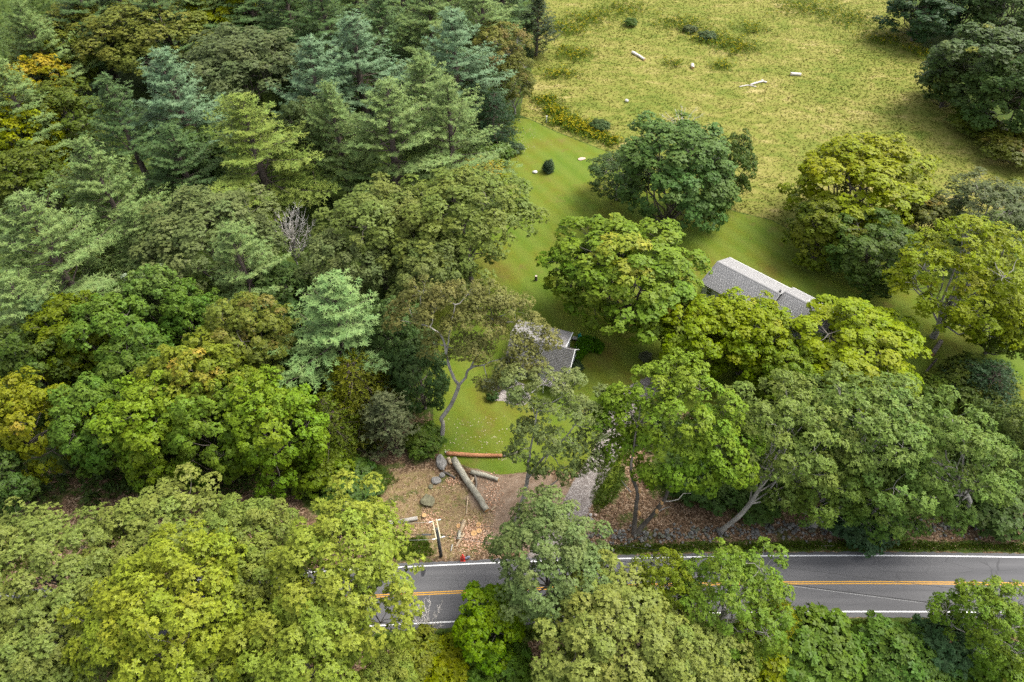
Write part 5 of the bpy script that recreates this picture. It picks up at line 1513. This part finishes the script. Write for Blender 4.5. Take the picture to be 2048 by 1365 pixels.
# fallen leaves lying loose on the sunny litter strip
M_FALLEN = None
t = NT('fallen_leaf'); oi = t.n('ShaderNodeAttribute', attribute_name='tint').outputs['Fac']
M_FALLEN = t.out(t.bsdf(t.ramp(oi, [(0.1, (0.07, 0.035, 0.018)), (0.45, (0.2, 0.11, 0.06)), (0.75, (0.33, 0.2, 0.12)), (0.97, (0.55, 0.42, 0.3))]), 0.9, 0.15))
strip_ = poly([(650, 1000), (760, 960), (860, 950), (960, 1020), (1190, 1010), (1260, 960), (1400, 1000), (2060, 990), (2060, 1100), (1180, 1100), (1160, 1120), (820, 1120), (700, 1090)])
P2 = in_poly(rn, strip_, 15000)
P2 = P2[(P2[:, 1] - road_y(P2[:, 0]) > 4.0) & (ldist(P2, DRIVE) > 1.4) & ((sdist(P2, DIRT) < 0.3) | (rn.random(len(P2)) < 0.15))]
n = len(P2)
A = unit(np.column_stack([rn.normal(size=(n, 2)), rn.normal(0, 0.25, n)])); N_ = unit(np.column_stack([rn.normal(0, 0.35, (n, 2)), np.ones(n)]))
N_ = unit(N_ - A * (A * N_).sum(1, keepdims=True))
V, F = leaf_quads(np.column_stack([P2, rn.uniform(0.02, 0.09, n)]), A, N_, rn.uniform(0.09, 0.18, n), rn.uniform(0.06, 0.12, n))
o = link('fallen_leaves', fast_mesh('fallen_leaves', V, F, M_FALLEN, {'tint': np.repeat(rn.random(n), 4)}))
tag(o, 'brown fallen leaves strewn over the ground beside the road', 'leaves', None, 'stuff')
# sawdust and chips round the cut pile
P2 = np.vstack([at(945, 1072)[:2] + rn.normal(0, 1, (1500, 2)) * [1.1, 1.0], at(858, 1040)[:2] + rn.normal(0, 0.7, (260, 2)), at(985, 990)[:2] + rn.normal(0, 1, (300, 2)) * [0.8, 1.4], at(905, 965)[:2] + rn.normal(0, 0.5, (160, 2))])
n = len(P2)
A = unit(np.column_stack([rn.normal(size=(n, 2)), rn.normal(0, 0.3, n)])); N_ = unit(np.column_stack([rn.normal(0, 0.4, (n, 2)), np.ones(n)])); N_ = unit(N_ - A * (A * N_).sum(1, keepdims=True))
V, F = leaf_quads(np.column_stack([P2, rn.uniform(0.02, 0.1, n)]), A, N_, rn.uniform(0.12, 0.32, n), rn.uniform(0.08, 0.18, n))
t = NT('wood_chip'); oi = t.n('ShaderNodeAttribute', attribute_name='tint').outputs['Fac']
o = link('wood_chips', fast_mesh('wood_chips', V, F, t.out(t.bsdf(t.ramp(oi, [(0.1, (0.3, 0.16, 0.09)), (0.6, (0.55, 0.33, 0.2)), (0.95, (0.7, 0.5, 0.36))]), 0.9, 0.1)), {'tint': np.repeat(rn.random(n), 4)}))
tag(o, 'pinkish sawdust and wood chips around the cut pile', 'wood chips', None, 'stuff')

# meadow grass in leaning tufts, coloured like the ground they grow on
t = NT('meadow_grass')
a1 = t.n('ShaderNodeAttribute', attribute_name='tint').outputs['Fac']
cg = t.n('ShaderNodeHueSaturation', {'Color': meadow_colour(t, t.pos()), 'Value': t.step(a1, 0, 1, 1.08, 1.38)}).outputs[0]
M_MG = t.out(t.bsdf(cg, 0.9, 0.1))
P2 = in_poly(rn, MEADOW, 42000)
P2 = P2[rn.random(len(P2)) < np.clip(1.6 - (P2[:, 1] - 90) / 170, 0.35, 1)]
n = len(P2)
ang = 0.9 * np.sin(P2[:, 0] * 0.07 + 1.7 * np.sin(P2[:, 1] * 0.05)) + rn.normal(0, 0.7, n)
D = unit(np.column_stack([np.cos(ang) * 0.5, np.sin(ang) * 0.5, np.full(n, 0.6)]) + rn.normal(0, 0.15, (n, 3)))
V, F = rosettes(rn, np.column_stack([P2, np.zeros(n)]), D, 4, 0.32, 0.13, (25, 80))
o = link('meadow_grass', fast_mesh('meadow_grass', V, F, M_MG, {'tint': np.repeat(np.clip(rn.normal(0.5, 0.25, n), 0, 1), 16)}))
tag(o, 'rough uncut meadow grass with straw-coloured streaks', 'grass', None, 'stuff')

# goldenrod and tall weeds in drifts
GOLD = [(1150, 110, 4.5, 260), (1130, 60, 6, 340), (1180, 40, 6, 260), (1240, 20, 7, 260), (1360, 50, 6, 300), (1420, 80, 5, 280), (1470, 95, 5.5, 360), (1500, 60, 5, 160), (1620, 20, 9, 420), (1700, 40, 8, 300), (1760, 80, 5, 160),
        (1110, 225, 2.5, 260), (1130, 245, 2.8, 340), (1160, 258, 2.8, 340), (1190, 272, 2.6, 220), (1095, 205, 3, 200), (1220, 285, 2, 120), (1345, 130, 2.5, 60), (1440, 135, 3, 80), (975, 360, 2.0, 160), (1120, 150, 4, 160), (1850, 110, 5, 150), (1985, 255, 3, 120)]
Pg, Py = [], []
for (px, py, r_, m) in GOLD:
    c = at(px, py)[:2]
    q = c + rn.normal(0, r_ * 0.5, (m, 2)) * [1.3, 1.0]
    Pg.append(q); Py.append(q[rn.random(m) < 0.26])
P2 = np.vstack(Pg); P2 = P2[sdist(P2, LAWN) < -0.3]
leafy_stuff('tall_weeds', np.repeat(P2, 3, axis=0) + rn.normal(0, 0.25, (len(P2) * 3, 2)), lambda r, P: r.uniform(0.1, 0.95, len(P)), 'tall green weeds growing in drifts in the meadow', 'weeds', (0.095, 0.135, 0.02), k=4, L=0.4, W=0.13, seed=24)
P2 = np.vstack(Py); P2 = P2[sdist(P2, LAWN) < -0.3]
leafy_stuff('goldenrod_flowers', np.repeat(P2, 2, axis=0) + rn.normal(0, 0.2, (len(P2) * 2, 2)), lambda r, P: r.uniform(0.85, 1.25, len(P)), 'yellow goldenrod flower heads in the meadow drifts', 'flowers', (0.32, 0.27, 0.025), k=4, L=0.28, W=0.14, seed=25)
# dropped petals and leaves on the lawn
P2 = np.vstack([at(1040, 275)[:2] + rn.normal(0, 1, (70, 2)) * [2.4, 4.0], at(1040, 297)[:2] + rn.normal(0, 1, (40, 2)) * [1.6, 1.2], in_poly(rn, poly([(890, 840), (1010, 830), (1040, 930), (890, 910)]), 110)])
P2 = P2[sdist(P2, LAWN) > 0.2]
n = len(P2)
A = unit(np.column_stack([rn.normal(size=(n, 2)), np.zeros(n)])); N_ = np.tile([0, 0, 1.0], (n, 1))
V, F = leaf_quads(np.column_stack([P2, np.full(n, 0.03)]), A, N_, rn.uniform(0.1, 0.3, n), rn.uniform(0.08, 0.2, n), 0.05)
o = link('dropped_leaves', fast_mesh('dropped_leaves', V, F, simple('pale_leaf', (0.38, 0.34, 0.2), 0.9, 0.2)))
tag(o, 'pale dropped leaves and petals scattered on the lawn', 'leaves', None, 'stuff')
